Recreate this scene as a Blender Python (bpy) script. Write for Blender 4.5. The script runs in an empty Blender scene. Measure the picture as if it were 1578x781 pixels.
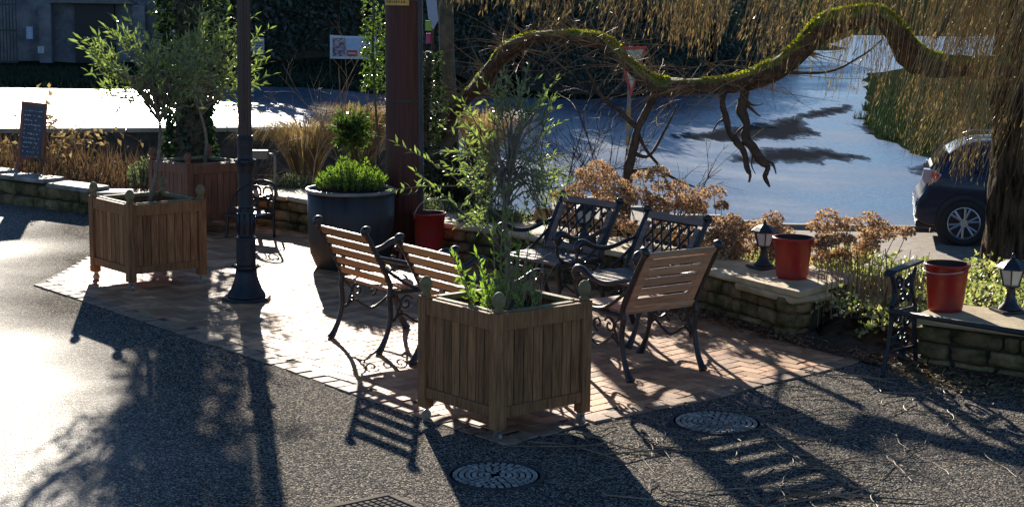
import bpy, math, random
import numpy as np
from mathutils import Vector, Matrix, Euler, noise
random.seed(7)
RAD = math.radians
sc = bpy.context.scene
COL = sc.collection

# ------------------------------------------------------------------ camera
F_PX = 2586.7; PITCH = .1579; ROLL = .0151; CAM_H = 2.4; IW = 1578.0
cam_d = bpy.data.cameras.new('camera')
cam_d.sensor_width = 36.0
cam_d.lens = F_PX / IW * 36.0
cam_d.clip_end = 2000.0
cam = bpy.data.objects.new('camera', cam_d); COL.objects.link(cam)
cam.location = (0, 0, CAM_H)
cam.matrix_world = Matrix.Translation((0, 0, CAM_H)) @ Matrix.Rotation(RAD(90) - PITCH, 4, 'X') @ Matrix.Rotation(ROLL, 4, 'Z')
sc.camera = cam

# ------------------------------------------------------------------ light
SUN_EL = 18.0; SUN_AZ = -10.5          # azimuth from +Y, negative = to the left
sx, sy, sz = (math.sin(RAD(SUN_AZ)) * math.cos(RAD(SUN_EL)), math.cos(RAD(SUN_AZ)) * math.cos(RAD(SUN_EL)), math.sin(RAD(SUN_EL)))
w = bpy.data.worlds.new('World'); sc.world = w; w.use_nodes = True
nt = w.node_tree; nt.nodes.clear()
sky = nt.nodes.new('ShaderNodeTexSky'); sky.sky_type = 'NISHITA'; sky.sun_disc = False
sky.sun_elevation = RAD(SUN_EL); sky.sun_rotation = RAD(SUN_AZ)
sky.air_density = 1.0; sky.dust_density = .1; sky.ozone_density = 4.5; sky.altitude = 1500
bg = nt.nodes.new('ShaderNodeBackground'); bg.inputs[1].default_value = .057
wo = nt.nodes.new('ShaderNodeOutputWorld')
nt.links.new(sky.outputs[0], bg.inputs[0]); nt.links.new(bg.outputs[0], wo.inputs[0])
sun_d = bpy.data.lights.new('sun', 'SUN'); sun_d.energy = 5.0; sun_d.angle = RAD(.5); sun_d.color = (1.0, .90, .76)
sun = bpy.data.objects.new('sun', sun_d); COL.objects.link(sun)
sun.rotation_euler = Vector((sx, sy, sz)).to_track_quat('Z', 'Y').to_euler()
sc.view_settings.view_transform = 'Standard'; sc.view_settings.look = 'None'
sc.view_settings.exposure = 1.08; sc.view_settings.gamma = 1.0; sc.view_settings.use_curve_mapping = False
sc.render.engine = 'CYCLES'
sc.cycles.max_bounces = 6; sc.cycles.transparent_max_bounces = 6
sc.cycles.use_denoising = True

# ------------------------------------------------------------------ measuring from the photograph
def ray(px, py):
    a = px - 789; b = py - 390.5; c, s = math.cos(ROLL), math.sin(ROLL)
    u = (c * a + s * b) / F_PX; v = (-s * a + c * b) / F_PX
    return (u, math.cos(PITCH) - v * math.sin(PITCH), -math.sin(PITCH) - v * math.cos(PITCH))
def G(px, py, z=0.0):
    d = ray(px, py); t = (z - CAM_H) / d[2]
    return Vector((d[0] * t, d[1] * t, z))
def D(px, py, y):
    d = ray(px, py); t = y / d[1]
    return Vector((d[0] * t, y, CAM_H + d[2] * t))

# ------------------------------------------------------------------ materials
def _n(nt, t, **k):
    n = nt.nodes.new(t)
    for a, b in k.items(): setattr(n, a, b)
    return n
MATS = {}
def mat(name, c1, c2=None, scale=6, rough=.7, rough2=None, bump=0.0, bscale=None, metal=0, stretch=(1, 1, 1), rnd=0.0, spec=.5, coat=0, detail=5, contrast=(.35, .65), bdist=.01):
    if name in MATS: return MATS[name]
    m = bpy.data.materials.new(name); m.use_nodes = True; MATS[name] = m
    nt = m.node_tree; L = nt.links; p = nt.nodes['Principled BSDF']
    p.inputs['Metallic'].default_value = metal; p.inputs['Roughness'].default_value = rough
    p.inputs['Specular IOR Level'].default_value = spec; p.inputs['Coat Weight'].default_value = coat
    tc = _n(nt, 'ShaderNodeTexCoord'); mp = _n(nt, 'ShaderNodeMapping'); mp.inputs['Scale'].default_value = stretch
    L.new(tc.outputs['Object'], mp.inputs[0])
    c2 = c2 or c1
    no = _n(nt, 'ShaderNodeTexNoise'); no.inputs['Scale'].default_value = scale; no.inputs['Detail'].default_value = detail; no.inputs['Roughness'].default_value = .65
    L.new(mp.outputs[0], no.inputs['Vector'])
    r = _n(nt, 'ShaderNodeValToRGB'); e = r.color_ramp.elements
    e[0].position, e[1].position = contrast; e[0].color = (*c1, 1); e[1].color = (*c2, 1)
    L.new(no.outputs['Fac'], r.inputs[0]); col = r.outputs[0]
    if rnd:
        at = _n(nt, 'ShaderNodeAttribute', attribute_name='rnd')
        mr = _n(nt, 'ShaderNodeMapRange'); mr.inputs['To Min'].default_value = 1 - rnd; mr.inputs['To Max'].default_value = 1 + rnd
        L.new(at.outputs['Fac'], mr.inputs['Value'])
        hs = _n(nt, 'ShaderNodeHueSaturation'); L.new(mr.outputs[0], hs.inputs['Value']); L.new(col, hs.inputs['Color']); col = hs.outputs[0]
    L.new(col, p.inputs['Base Color'])
    if rough2 is not None:
        mr = _n(nt, 'ShaderNodeMapRange'); mr.inputs['From Min'].default_value = contrast[0]; mr.inputs['From Max'].default_value = contrast[1]
        mr.inputs['To Min'].default_value = rough; mr.inputs['To Max'].default_value = rough2
        L.new(no.outputs['Fac'], mr.inputs['Value']); L.new(mr.outputs[0], p.inputs['Roughness'])
    if bump:
        nb = _n(nt, 'ShaderNodeTexNoise'); nb.inputs['Scale'].default_value = bscale or scale * 4; nb.inputs['Detail'].default_value = 4
        L.new(mp.outputs[0], nb.inputs['Vector'])
        bu = _n(nt, 'ShaderNodeBump'); bu.inputs['Strength'].default_value = bump; bu.inputs['Distance'].default_value = bdist
        L.new(nb.outputs['Fac'], bu.inputs['Height']); L.new(bu.outputs[0], p.inputs['Normal'])
    return m

def leafmat(name, c1, c2, trans=.45, tcol=None, rough=.35, spec=.5):
    if name in MATS: return MATS[name]
    m = bpy.data.materials.new(name); m.use_nodes = True; MATS[name] = m
    nt = m.node_tree; L = nt.links; p = nt.nodes['Principled BSDF']; out = nt.nodes['Material Output']
    p.inputs['Roughness'].default_value = rough; p.inputs['Specular IOR Level'].default_value = spec
    at = _n(nt, 'ShaderNodeAttribute', attribute_name='rnd')
    r = _n(nt, 'ShaderNodeValToRGB'); e = r.color_ramp.elements; e[0].color = (*c1, 1); e[1].color = (*c2, 1)
    L.new(at.outputs['Fac'], r.inputs[0]); L.new(r.outputs[0], p.inputs['Base Color'])
    tr = _n(nt, 'ShaderNodeBsdfTranslucent')
    mx = _n(nt, 'ShaderNodeMix', data_type='RGBA', blend_type='MULTIPLY'); mx.inputs[0].default_value = 1
    t = tcol or (1.9, 2.1, .9)
    mx.inputs[7].default_value = (*t, 1); L.new(r.outputs[0], mx.inputs[6]); L.new(mx.outputs[2], tr.inputs[0])
    ms = _n(nt, 'ShaderNodeMixShader'); ms.inputs[0].default_value = trans
    L.new(p.outputs[0], ms.inputs[1]); L.new(tr.outputs[0], ms.inputs[2]); L.new(ms.outputs[0], out.inputs[0])
    return m

def chip_asphalt(name, wet=.5, cscale=122.0):
    m = bpy.data.materials.new(name); m.use_nodes = True; MATS[name] = m
    nt = m.node_tree; L = nt.links; p = nt.nodes['Principled BSDF']
    tc = _n(nt, 'ShaderNodeTexCoord')
    vo = _n(nt, 'ShaderNodeTexVoronoi'); vo.inputs['Scale'].default_value = cscale; L.new(tc.outputs['Object'], vo.inputs['Vector'])
    big = _n(nt, 'ShaderNodeTexNoise'); big.inputs['Scale'].default_value = .55; big.inputs['Detail'].default_value = 4; L.new(tc.outputs['Object'], big.inputs['Vector'])
    sepc = _n(nt, 'ShaderNodeSeparateColor'); L.new(vo.outputs['Color'], sepc.inputs[0])
    r = _n(nt, 'ShaderNodeValToRGB'); e = r.color_ramp.elements
    e[0].position = 0; e[0].color = (.012, .013, .016, 1); e[1].position = 1; e[1].color = (.62, .54, .43, 1)
    x = r.color_ramp.elements.new(.55); x.color = (.105, .10, .095, 1); x = r.color_ramp.elements.new(.85); x.color = (.34, .31, .26, 1)
    L.new(sepc.outputs[0], r.inputs[0]); L.new(r.outputs[0], p.inputs['Base Color'])
    sp = _n(nt, 'ShaderNodeSeparateXYZ'); L.new(tc.outputs['Object'], sp.inputs[0])
    ma = _n(nt, 'ShaderNodeMath', operation='MULTIPLY_ADD'); ma.inputs[1].default_value = .20; L.new(sp.outputs[1], ma.inputs[0]); L.new(sp.outputs[0], ma.inputs[2])   # damp strip along the left
    mb = _n(nt, 'ShaderNodeMath', operation='MULTIPLY_ADD'); mb.inputs[1].default_value = 2.2; L.new(big.outputs['Fac'], mb.inputs[0]); L.new(ma.outputs[0], mb.inputs[2])
    wm = _n(nt, 'ShaderNodeMapRange'); wm.inputs['From Min'].default_value = 1.32; wm.inputs['From Max'].default_value = .18
    mc = _n(nt, 'ShaderNodeMapRange'); mc.inputs['From Min'].default_value = 10.2; mc.inputs['From Max'].default_value = 12.6; mc.inputs['To Max'].default_value = 1.1; L.new(sp.outputs[1], mc.inputs['Value'])
    md_ = _n(nt, 'ShaderNodeMath', operation='ADD'); L.new(mb.outputs[0], md_.inputs[0]); L.new(mc.outputs[0], md_.inputs[1]); L.new(md_.outputs[0], wm.inputs['Value'])
    wr = _n(nt, 'ShaderNodeMapRange'); wr.inputs['To Min'].default_value = .95; wr.inputs['To Max'].default_value = .6; L.new(wm.outputs[0], wr.inputs['Value']); L.new(wr.outputs[0], p.inputs['Roughness'])
    ws = _n(nt, 'ShaderNodeMapRange'); ws.inputs['To Min'].default_value = .02; ws.inputs['To Max'].default_value = .55; L.new(wm.outputs[0], ws.inputs['Value']); L.new(ws.outputs[0], p.inputs['Specular IOR Level'])
    bu = _n(nt, 'ShaderNodeBump'); bu.inputs['Strength'].default_value = 1.0; bu.inputs['Distance'].default_value = .010; bu.invert = True
    n2 = _n(nt, 'ShaderNodeTexNoise'); n2.inputs['Scale'].default_value = 60; L.new(tc.outputs['Object'], n2.inputs['Vector'])
    ad = _n(nt, 'ShaderNodeMath', operation='SUBTRACT'); L.new(vo.outputs['Distance'], ad.inputs[0]); L.new(n2.outputs['Fac'], ad.inputs[1])
    L.new(ad.outputs[0], bu.inputs['Height']); L.new(bu.outputs[0], p.inputs['Normal'])
    return m

def road_mat():
    m = bpy.data.materials.new('wet_road'); m.use_nodes = True
    nt = m.node_tree; L = nt.links; p = nt.nodes['Principled BSDF']
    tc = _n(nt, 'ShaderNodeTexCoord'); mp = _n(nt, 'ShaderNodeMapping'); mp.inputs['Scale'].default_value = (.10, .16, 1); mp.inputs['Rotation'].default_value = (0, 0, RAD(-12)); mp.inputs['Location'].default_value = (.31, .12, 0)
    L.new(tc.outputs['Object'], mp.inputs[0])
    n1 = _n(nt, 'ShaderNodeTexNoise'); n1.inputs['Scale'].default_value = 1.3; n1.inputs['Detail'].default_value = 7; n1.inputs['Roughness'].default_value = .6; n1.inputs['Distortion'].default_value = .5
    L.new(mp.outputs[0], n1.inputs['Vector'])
    at = _n(nt, 'ShaderNodeAttribute', attribute_name='dry')  # mask of the darker, rougher, less glossy road patches
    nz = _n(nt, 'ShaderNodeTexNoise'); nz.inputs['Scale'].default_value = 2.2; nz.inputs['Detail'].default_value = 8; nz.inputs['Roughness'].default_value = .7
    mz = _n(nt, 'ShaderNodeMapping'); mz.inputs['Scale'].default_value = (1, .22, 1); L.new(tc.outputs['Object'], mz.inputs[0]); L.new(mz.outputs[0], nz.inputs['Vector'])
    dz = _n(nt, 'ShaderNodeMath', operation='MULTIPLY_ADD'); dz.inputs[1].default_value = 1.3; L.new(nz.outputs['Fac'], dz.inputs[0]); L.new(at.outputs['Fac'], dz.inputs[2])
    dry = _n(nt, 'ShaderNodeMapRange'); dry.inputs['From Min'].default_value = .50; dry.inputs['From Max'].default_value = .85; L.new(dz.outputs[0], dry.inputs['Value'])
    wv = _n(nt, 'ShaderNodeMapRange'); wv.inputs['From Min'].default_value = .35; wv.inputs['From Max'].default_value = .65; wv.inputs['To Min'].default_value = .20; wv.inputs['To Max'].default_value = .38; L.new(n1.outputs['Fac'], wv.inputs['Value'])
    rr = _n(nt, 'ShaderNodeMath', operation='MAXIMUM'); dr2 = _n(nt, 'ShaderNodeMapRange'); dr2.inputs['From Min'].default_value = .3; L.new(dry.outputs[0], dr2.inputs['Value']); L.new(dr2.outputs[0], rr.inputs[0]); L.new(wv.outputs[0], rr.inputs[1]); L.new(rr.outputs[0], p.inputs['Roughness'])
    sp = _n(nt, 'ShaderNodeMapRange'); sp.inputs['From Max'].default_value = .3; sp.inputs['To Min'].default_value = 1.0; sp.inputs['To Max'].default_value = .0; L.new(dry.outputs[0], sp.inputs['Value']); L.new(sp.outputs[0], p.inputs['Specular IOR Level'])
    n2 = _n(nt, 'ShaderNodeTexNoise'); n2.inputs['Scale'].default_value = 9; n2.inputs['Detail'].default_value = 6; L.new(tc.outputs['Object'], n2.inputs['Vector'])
    r = _n(nt, 'ShaderNodeValToRGB'); e = r.color_ramp.elements; e[0].position = .3; e[0].color = (.05, .08, .13, 1); e[1].position = .7; e[1].color = (.13, .185, .27, 1)  # blue of the reflected sky is put into this base colour
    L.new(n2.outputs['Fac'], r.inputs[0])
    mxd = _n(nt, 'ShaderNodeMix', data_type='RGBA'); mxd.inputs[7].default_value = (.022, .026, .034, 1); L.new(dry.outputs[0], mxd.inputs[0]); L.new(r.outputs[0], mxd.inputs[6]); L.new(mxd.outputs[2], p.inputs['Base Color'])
    bu = _n(nt, 'ShaderNodeBump'); bu.inputs['Strength'].default_value = .4; bu.inputs['Distance'].default_value = .02
    n3 = _n(nt, 'ShaderNodeTexNoise'); n3.inputs['Scale'].default_value = 30; n3.inputs['Detail'].default_value = 3; L.new(tc.outputs['Object'], n3.inputs['Vector'])
    L.new(n3.outputs['Fac'], bu.inputs['Height']); L.new(bu.outputs[0], p.inputs['Normal'])
    return m

M_ASPH = chip_asphalt('chipped_asphalt', 1.0)
M_ROAD = road_mat()
M_BRICK = mat('clay_paver', (.38, .175, .09), (.62, .375, .20), scale=5, spec=.25, rough=.5, rough2=.75, bump=.5, bscale=60, rnd=.38, bdist=.004)
M_JOINT = mat('sand_joint', (.05, .035, .025), (.10, .07, .05), scale=20, rough=.9)
M_SETT = mat('pale_sett', (.22, .14, .10), (.42, .29, .20), scale=8, spec=.2, rough=.7, bump=.5, bscale=60, rnd=.2, bdist=.004)
M_TEAK = mat('weathered_teak', (.165, .072, .030), (.40, .205, .092), scale=7, spec=.25, rough=.6, rough2=.85, bump=.6, bscale=30, stretch=(9, 9, .7), rnd=.28, bdist=.004)
M_TEAKL = mat('lichen_teak', (.14, .10, .045), (.30, .26, .13), scale=9, rough=.75, bump=.5, bscale=40, rnd=.15)
M_RED_TEAK = mat('reddish_teak', (.13, .055, .03), (.24, .11, .06), scale=7, rough=.6, bump=.5, bscale=30, stretch=(9, 9, .7), rnd=.25, bdist=.004)
M_IRON = mat('black_cast_iron', (.010, .012, .016), (.025, .03, .038), scale=25, rough=.28, rough2=.5, bump=.25, bscale=90, spec=.6, bdist=.003)
M_IRONB = mat('blue_black_iron', (.007, .012, .020), (.018, .026, .038), scale=25, rough=.35, rough2=.55, bump=.3, bscale=70, spec=.45, bdist=.003)
M_SLAT = mat('bounce_lit_slat', (.38, .16, .055), (.56, .28, .11), scale=6, rough=.3, rough2=.5, bump=.3, bscale=30, stretch=(.8, 9, 9), rnd=.15, bdist=.003)  # orange of light bounced off the bricks is put into the wood colour
M_SLATG = mat('grey_slat', (.34, .19, .11), (.55, .35, .21), scale=6, rough=.45, rough2=.7, bump=.4, bscale=30, stretch=(.8, 9, 9), rnd=.15, bdist=.003)
M_SLATD = mat('dull_slat', (.13, .10, .085), (.24, .19, .16), scale=6, rough=.4, rough2=.6, bump=.4, bscale=30, stretch=(.8, 9, 9), rnd=.1, bdist=.003)
M_STONE = mat('mossy_shaded_sandstone', (.05, .055, .018), (.30, .21, .11), scale=5.5, rough=.9, spec=.15, bump=1.0, bscale=22, rnd=.4, bdist=.012)  # mossy stone; shade on the wall faces is also put into the colour
M_CAP = mat('sandstone_flag', (.42, .32, .17), (.70, .57, .35), scale=3.5, rough=.7, bump=.5, bscale=30, rnd=.18, bdist=.006)
M_CORE = mat('dark_mortar', (.035, .03, .02), (.07, .06, .04), scale=12, rough=.95)
M_SOIL = mat('dark_soil', (.022, .016, .011), (.085, .06, .04), scale=14, rough=.95, bump=1, bscale=50, bdist=.02)
M_BUCKET = mat('red_plastic', (.40, .014, .012), (.30, .035, .028), scale=9, rough=.26, rough2=.6, bump=.15, bscale=20, spec=.5)
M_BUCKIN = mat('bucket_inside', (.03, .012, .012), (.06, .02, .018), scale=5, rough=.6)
M_ZINC = mat('dull_zinc', (.014, .018, .021), (.042, .048, .052), scale=5, rough=.42, rough2=.65, bump=.2, bscale=12, metal=.1, stretch=(3, 3, .5))
M_RIM = mat('sunlit_zinc_rim', (.18, .18, .17), (.30, .30, .29), scale=5, rough=.4, metal=.3)  # same zinc, paler: sunlight on the rim is put into its colour
M_POLE = mat('dark_red_timber', (.040, .012, .010), (.115, .038, .030), scale=6, rough=.5, rough2=.7, bump=.7, bscale=18, stretch=(9, 9, .35), bdist=.01)
M_CABLE = mat('blue_grey_duct', (.025, .035, .055), (.05, .065, .09), scale=6, rough=.45)
M_BARK = mat('willow_bark', (.018, .013, .010), (.16, .12, .085), scale=7, rough=.95, spec=.1, bump=1, bscale=14, stretch=(3.5, 3.5, .5), bdist=.12, rnd=.2)
M_BARK2 = mat('grey_bark', (.06, .055, .04), (.16, .14, .10), scale=9, rough=.85, bump=.8, bscale=30, bdist=.01)
M_OLBARK = mat('olive_bark', (.13, .11, .08), (.25, .21, .16), scale=14, rough=.8, bump=.6, bscale=40, bdist=.005)
M_TWIG = mat('pale_twig', (.16, .11, .07), (.38, .29, .19), scale=8, rough=.6, spec=.3)
M_DTWIG = mat('dark_twig', (.03, .024, .02), (.08, .06, .05), scale=8, rough=.7)
M_WILLOW = leafmat('willow_withy', (.18, .12, .05), (.60, .47, .23), trans=.2, tcol=(1.2, 1.1, .7), rough=.4)
M_OLIVE = leafmat('olive_leaf', (.10, .13, .065), (.27, .31, .18), trans=.42, tcol=(1.5, 1.8, .6), rough=.28, spec=.7)
M_OLIVEY = leafmat('young_leaf', (.12, .20, .05), (.24, .34, .09), trans=.5, tcol=(1.6, 1.8, .7), rough=.3)
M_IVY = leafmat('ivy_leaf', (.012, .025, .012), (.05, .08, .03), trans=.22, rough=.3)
M_BOX = leafmat('bright_green_leaf', (.10, .19, .04), (.26, .38, .09), trans=.4, tcol=(1.6, 1.7, .6), rough=.5)
M_BAY = leafmat('bay_leaf', (.03, .06, .02), (.10, .15, .04), trans=.35, rough=.3)
M_SAGE = leafmat('sage_leaf', (.13, .17, .10), (.27, .32, .20), trans=.35, tcol=(1.4, 1.5, .9), rough=.6)
M_VARI = leafmat('variegated_leaf', (.12, .20, .05), (.62, .62, .34), trans=.4, tcol=(1.3, 1.3, .7), rough=.4)
M_BRACT = leafmat('dead_flower_petal', (.17, .085, .05), (.72, .56, .38), trans=.4, tcol=(1.2, 1.05, .8), rough=.7)
M_DEAD = leafmat('dead_leaf', (.12, .06, .03), (.40, .27, .15), trans=.35, tcol=(1.4, 1.1, .7), rough=.7)
M_STRAW = leafmat('straw_blade', (.12, .08, .04), (.46, .37, .22), trans=.4, tcol=(1.3, 1.2, .8), rough=.6)
M_WHITE = mat('white_vinyl', (.72, .73, .76), (.78, .78, .8), rough=.5)
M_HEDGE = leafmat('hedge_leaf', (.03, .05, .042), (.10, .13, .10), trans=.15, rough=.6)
M_GRASS = mat('grass_turf', (.018, .045, .014), (.05, .10, .03), scale=3, rough=.9, bump=1, bscale=25, bdist=.05)

# ------------------------------------------------------------------ mesh helpers
class MB:
    def __init__(s): s.v = []; s.f = []; s.r = []; s.n = 0
    def add(s, v, f, r=.5):
        k = len(s.v); s.v += [tuple(q) for q in v]; s.f += [tuple(i + k for i in q) for q in f]
        s.r += ([r] * len(f) if not isinstance(r, (list, tuple)) else list(r))
    def build(s, name, m, parent=None, smooth=False, bevel=0):
        me = bpy.data.meshes.new(name); me.from_pydata(s.v, [], s.f)
        a = me.attributes.new('rnd', 'FLOAT', 'FACE'); a.data.foreach_set('value', np.array(s.r, dtype=np.float32))
        me.materials.append(m)
        if smooth: me.shade_smooth()
        me.update()
        o = bpy.data.objects.new(name, me); COL.objects.link(o)
        if parent is not None: o.parent = parent
        if bevel:
            b = o.modifiers.new('bevel', 'BEVEL'); b.width = bevel; b.segments = 2; b.limit_method = 'ANGLE'
        return o
    def box(s, c, d, R=None, r=.5, taper=None):
        hx, hy, hz = d[0] / 2, d[1] / 2, d[2] / 2; P = []
        for z in (-1, 1):
            k = 1 if (taper is None or z < 0) else taper
            for x, y in ((-1, -1), (1, -1), (1, 1), (-1, 1)):
                q = Vector((x * hx * k, y * hy * k, z * hz))
                if R is not None: q = R @ q
                P.append(q + Vector(c))
        s.add(P, [(0, 3, 2, 1), (4, 5, 6, 7), (0, 1, 5, 4), (1, 2, 6, 5), (2, 3, 7, 6), (3, 0, 4, 7)], r)
    def tube(s, pts, rad, n=6, r=.5, cap=True, squash=None):
        pts = [Vector(p) for p in pts]; m = len(pts)
        if not isinstance(rad, (list, tuple)): rad = [rad] * m
        t0 = (pts[1] - pts[0]).normalized()
        up = Vector((0, 0, 1)) if abs(t0.z) < .9 else Vector((1, 0, 0))
        nrm = t0.cross(up).normalized(); V = []
        for i, p in enumerate(pts):
            t = (pts[min(i + 1, m - 1)] - pts[max(i - 1, 0)])
            t = t.normalized() if t.length > 1e-9 else t0
            nrm = (nrm - t * nrm.dot(t)); nrm = nrm.normalized() if nrm.length > 1e-6 else t.orthogonal().normalized()
            b = t.cross(nrm)
            for k in range(n):
                a = 2 * math.pi * k / n
                V.append(p + (nrm * math.cos(a) + b * math.sin(a)) * rad[i])
        Fc = [(i * n + k, i * n + (k + 1) % n, (i + 1) * n + (k + 1) % n, (i + 1) * n + k) for i in range(m - 1) for k in range(n)]
        if cap: Fc += [tuple(range(n - 1, -1, -1)), tuple((m - 1) * n + k for k in range(n))]
        s.add(V, Fc, r)
    def lathe(s, c, prof, n=32, r=.5, flute=None, closed=True):
        V = []
        for (rr, z) in prof:
            for k in range(n):
                a = 2 * math.pi * (k + .5) / n
                q = rr * (1 if not flute else (1 - flute * (k % 2)))
                V.append((c[0] + q * math.cos(a), c[1] + q * math.sin(a), c[2] + z))
        m = len(prof)
        Fc = [(i * n + k, i * n + (k + 1) % n, (i + 1) * n + (k + 1) % n, (i + 1) * n + k) for i in range(m - 1) for k in range(n)]
        if closed: Fc += [tuple(range(n - 1, -1, -1)), tuple((m - 1) * n + k for k in range(n))]
        s.add(V, Fc, r)
    def leaf(s, p, d, L, W, r=None, up=None):
        d = Vector(d).normalized(); up = up or Vector((random.uniform(-1, 1), random.uniform(-1, 1), random.uniform(.0, 1.2)))
        sd = d.cross(up); sd = sd.normalized() if sd.length > 1e-6 else d.orthogonal().normalized()
        nn = sd.cross(d); p = Vector(p); q = p + d * L * .45 + nn * W * .12
        s.add([p, q + sd * W / 2 + nn * W * .15, p + d * L - nn * L * .06, q - sd * W / 2 + nn * W * .15, q], [(0, 1, 4), (1, 2, 4), (4, 2, 3), (0, 4, 3)], random.random() if r is None else r)

def smooth(pts, k=5):
    P = [Vector(p) for p in pts]; out = []
    for i in range(len(P) - 1):
        a, b, c, d = P[max(i - 1, 0)], P[i], P[i + 1], P[min(i + 2, len(P) - 1)]
        for j in range(k):
            t = j / k
            out.append(.5 * ((2 * b) + (c - a) * t + (2 * a - 5 * b + 4 * c - d) * t * t + (3 * b - a - 3 * c + d) * t ** 3))
    out.append(P[-1]); return out
def smooths(vals, k=5):
    return [v.x for v in smooth([(q, 0, 0) for q in vals], k)]
def U(a, b): return random.uniform(a, b)
def rdir(zlo=-1, zhi=1):
    a = U(0, 6.283); z = U(zlo, zhi); c = math.sqrt(max(0, 1 - z * z)); return Vector((c * math.cos(a), c * math.sin(a), z))
def Rz(a): return Matrix.Rotation(a, 3, 'Z')

def tag(o, label=None, cat=None, group=None, kind=None):
    if label: o['label'] = label
    if cat: o['category'] = cat
    if group: o['group'] = group
    if kind: o['kind'] = kind
    return o
def thing(name, label, cat, loc=(0, 0, 0), rz=0, group=None):
    o = bpy.data.objects.new(name, None); COL.objects.link(o); o.empty_display_size = .1
    o.location = loc; o.rotation_euler = (0, 0, rz); return tag(o, label, cat, group)

# ------------------------------------------------------------------ terrain
WL = [(-14, 24.5), (-9, 20.8), (-5.56, 18.10), (-4.35, 17.25), (-3.3, 17.22), (-2.2, 16.4), (-.7, 14.72), (.45, 13.62), (1.45, 12.38), (1.97, 11.48), (2.62, 10.68), (3.3, 10.2), (6, 8.3), (14, 3)]
def yw(x):
    if x <= WL[0][0]: return WL[0][1] - (x - WL[0][0]) * .75
    for (a, b), (c, d) in zip(WL, WL[1:]):
        if x <= c: return b + (d - b) * (x - a) / (c - a)
    return WL[-1][1]
def ss(t): t = max(0, min(1, t)); return t * t * (3 - 2 * t)
def zroad(x, y): return -1.5 * ss((x + 6) / 11)
FAR = [(-60, 38), (-9, 36.5), (-3, 40), (0, 49), (5, 62), (14, 92), (30, 150), (80, 230)]
def yfar(x):
    for (a, b), (c, d) in zip(FAR, FAR[1:]):
        if x <= c: return b + (d - b) * (x - a) / (c - a)
    return 230
def zt(x, y):
    d = y - yw(x)
    if d < 0: return -.06
    zr = zroad(x, y)
    if x > 0: z = .14 + (zr - .14) * ss((d - 3) / 6.5)
    else: z = .12 + (zr - .3 - .12) * ss(d / 5) + .3 * ss((y - 23) / 2)
    z *= 1
    if 0 <= d < .3 : z = -.06 + (z + .06) * ss(d / .3)
    e = y - yfar(x)
    if e > -1:
        z += 2.6 * ss((e - 3) / 14) * ss((x + 8.5) / 3) + (.12 if e > 0 else 0) * ss(e)
    # grass mound on the right
    q = min((x - 9.3 - max(0, y - 46) * .20) / 5.0, (y - (35.2 - (x - 9.9) * .15)) / 4.0, (82 - y) / 10)
    if q > 0: z += 1.15 * ss(q)
    z += .05 * noise.noise(Vector((x * .8, y * .8, 3))) * (1 if e > 0 or q > 0 or d < 10 and d > .5 else 0)
    return z
def grid_sheet(name, xs, ys, zf, m, kind='structure'):
    b = MB(); nx = len(xs)
    V = [(x, y, zf(x, y)) for y in ys for x in xs]
    Fc = [(j * nx + i, j * nx + i + 1, (j + 1) * nx + i + 1, (j + 1) * nx + i) for j in range(len(ys) - 1) for i in range(nx - 1)]
    b.add(V, Fc); o = b.build(name, m, smooth=True); o['kind'] = kind; return o
def frange(a, b, s): return list(np.arange(a, b, s))
xs = sorted(set([-400, -200, -100, -60, -40, -30] + frange(-24, -8, 1) + frange(-8, 8, .25) + frange(8, 24, .5) + [30, 40, 60, 90, 140, 250, 400]))
ys = sorted(set([-60, -20, -5] + frange(0, 30, .25) + frange(30, 60, .6) + frange(60, 100, 1.5) + [110, 125, 150, 180, 230, 320, 450, 700, 1000]))
def ground_mat():
    m = bpy.data.materials.new('ground_soil_and_turf'); m.use_nodes = True
    nt = m.node_tree; L = nt.links; p = nt.nodes['Principled BSDF']; p.inputs['Roughness'].default_value = 1; p.inputs['Specular IOR Level'].default_value = .0
    tc = _n(nt, 'ShaderNodeTexCoord'); sp = _n(nt, 'ShaderNodeSeparateXYZ'); L.new(tc.outputs['Object'], sp.inputs[0])
    n1 = _n(nt, 'ShaderNodeTexNoise'); n1.inputs['Scale'].default_value = 9; n1.inputs['Detail'].default_value = 7; L.new(tc.outputs['Object'], n1.inputs['Vector'])
    soil = _n(nt, 'ShaderNodeValToRGB'); e = soil.color_ramp.elements; e[0].position = .35; e[0].color = (.02, .014, .01, 1); e[1].position = .7; e[1].color = (.11, .08, .05, 1)
    gr = _n(nt, 'ShaderNodeValToRGB'); e = gr.color_ramp.elements; e[0].position = .35; e[0].color = (.009, .018, .010, 1); e[1].position = .7; e[1].color = (.026, .04, .022, 1)
    L.new(n1.outputs['Fac'], soil.inputs[0]); L.new(n1.outputs['Fac'], gr.inputs[0])
    mr = _n(nt, 'ShaderNodeMapRange'); mr.inputs['From Min'].default_value = 24; mr.inputs['From Max'].default_value = 30; L.new(sp.outputs[1], mr.inputs['Value'])
    mx = _n(nt, 'ShaderNodeMix', data_type='RGBA'); L.new(mr.outputs[0], mx.inputs[0]); L.new(soil.outputs[0], mx.inputs[6]); L.new(gr.outputs[0], mx.inputs[7])
    L.new(mx.outputs[2], p.inputs['Base Color'])
    bu = _n(nt, 'ShaderNodeBump'); bu.inputs['Strength'].default_value = 1; bu.inputs['Distance'].default_value = .05
    n3 = _n(nt, 'ShaderNodeTexNoise'); n3.inputs['Scale'].default_value = 30; n3.inputs['Detail'].default_value = 5; L.new(tc.outputs['Object'], n3.inputs['Vector'])
    L.new(n3.outputs['Fac'], bu.inputs['Height']); L.new(bu.outputs[0], p.inputs['Normal']); return m
grid_sheet('ground', xs, ys, zt, ground_mat())
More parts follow.
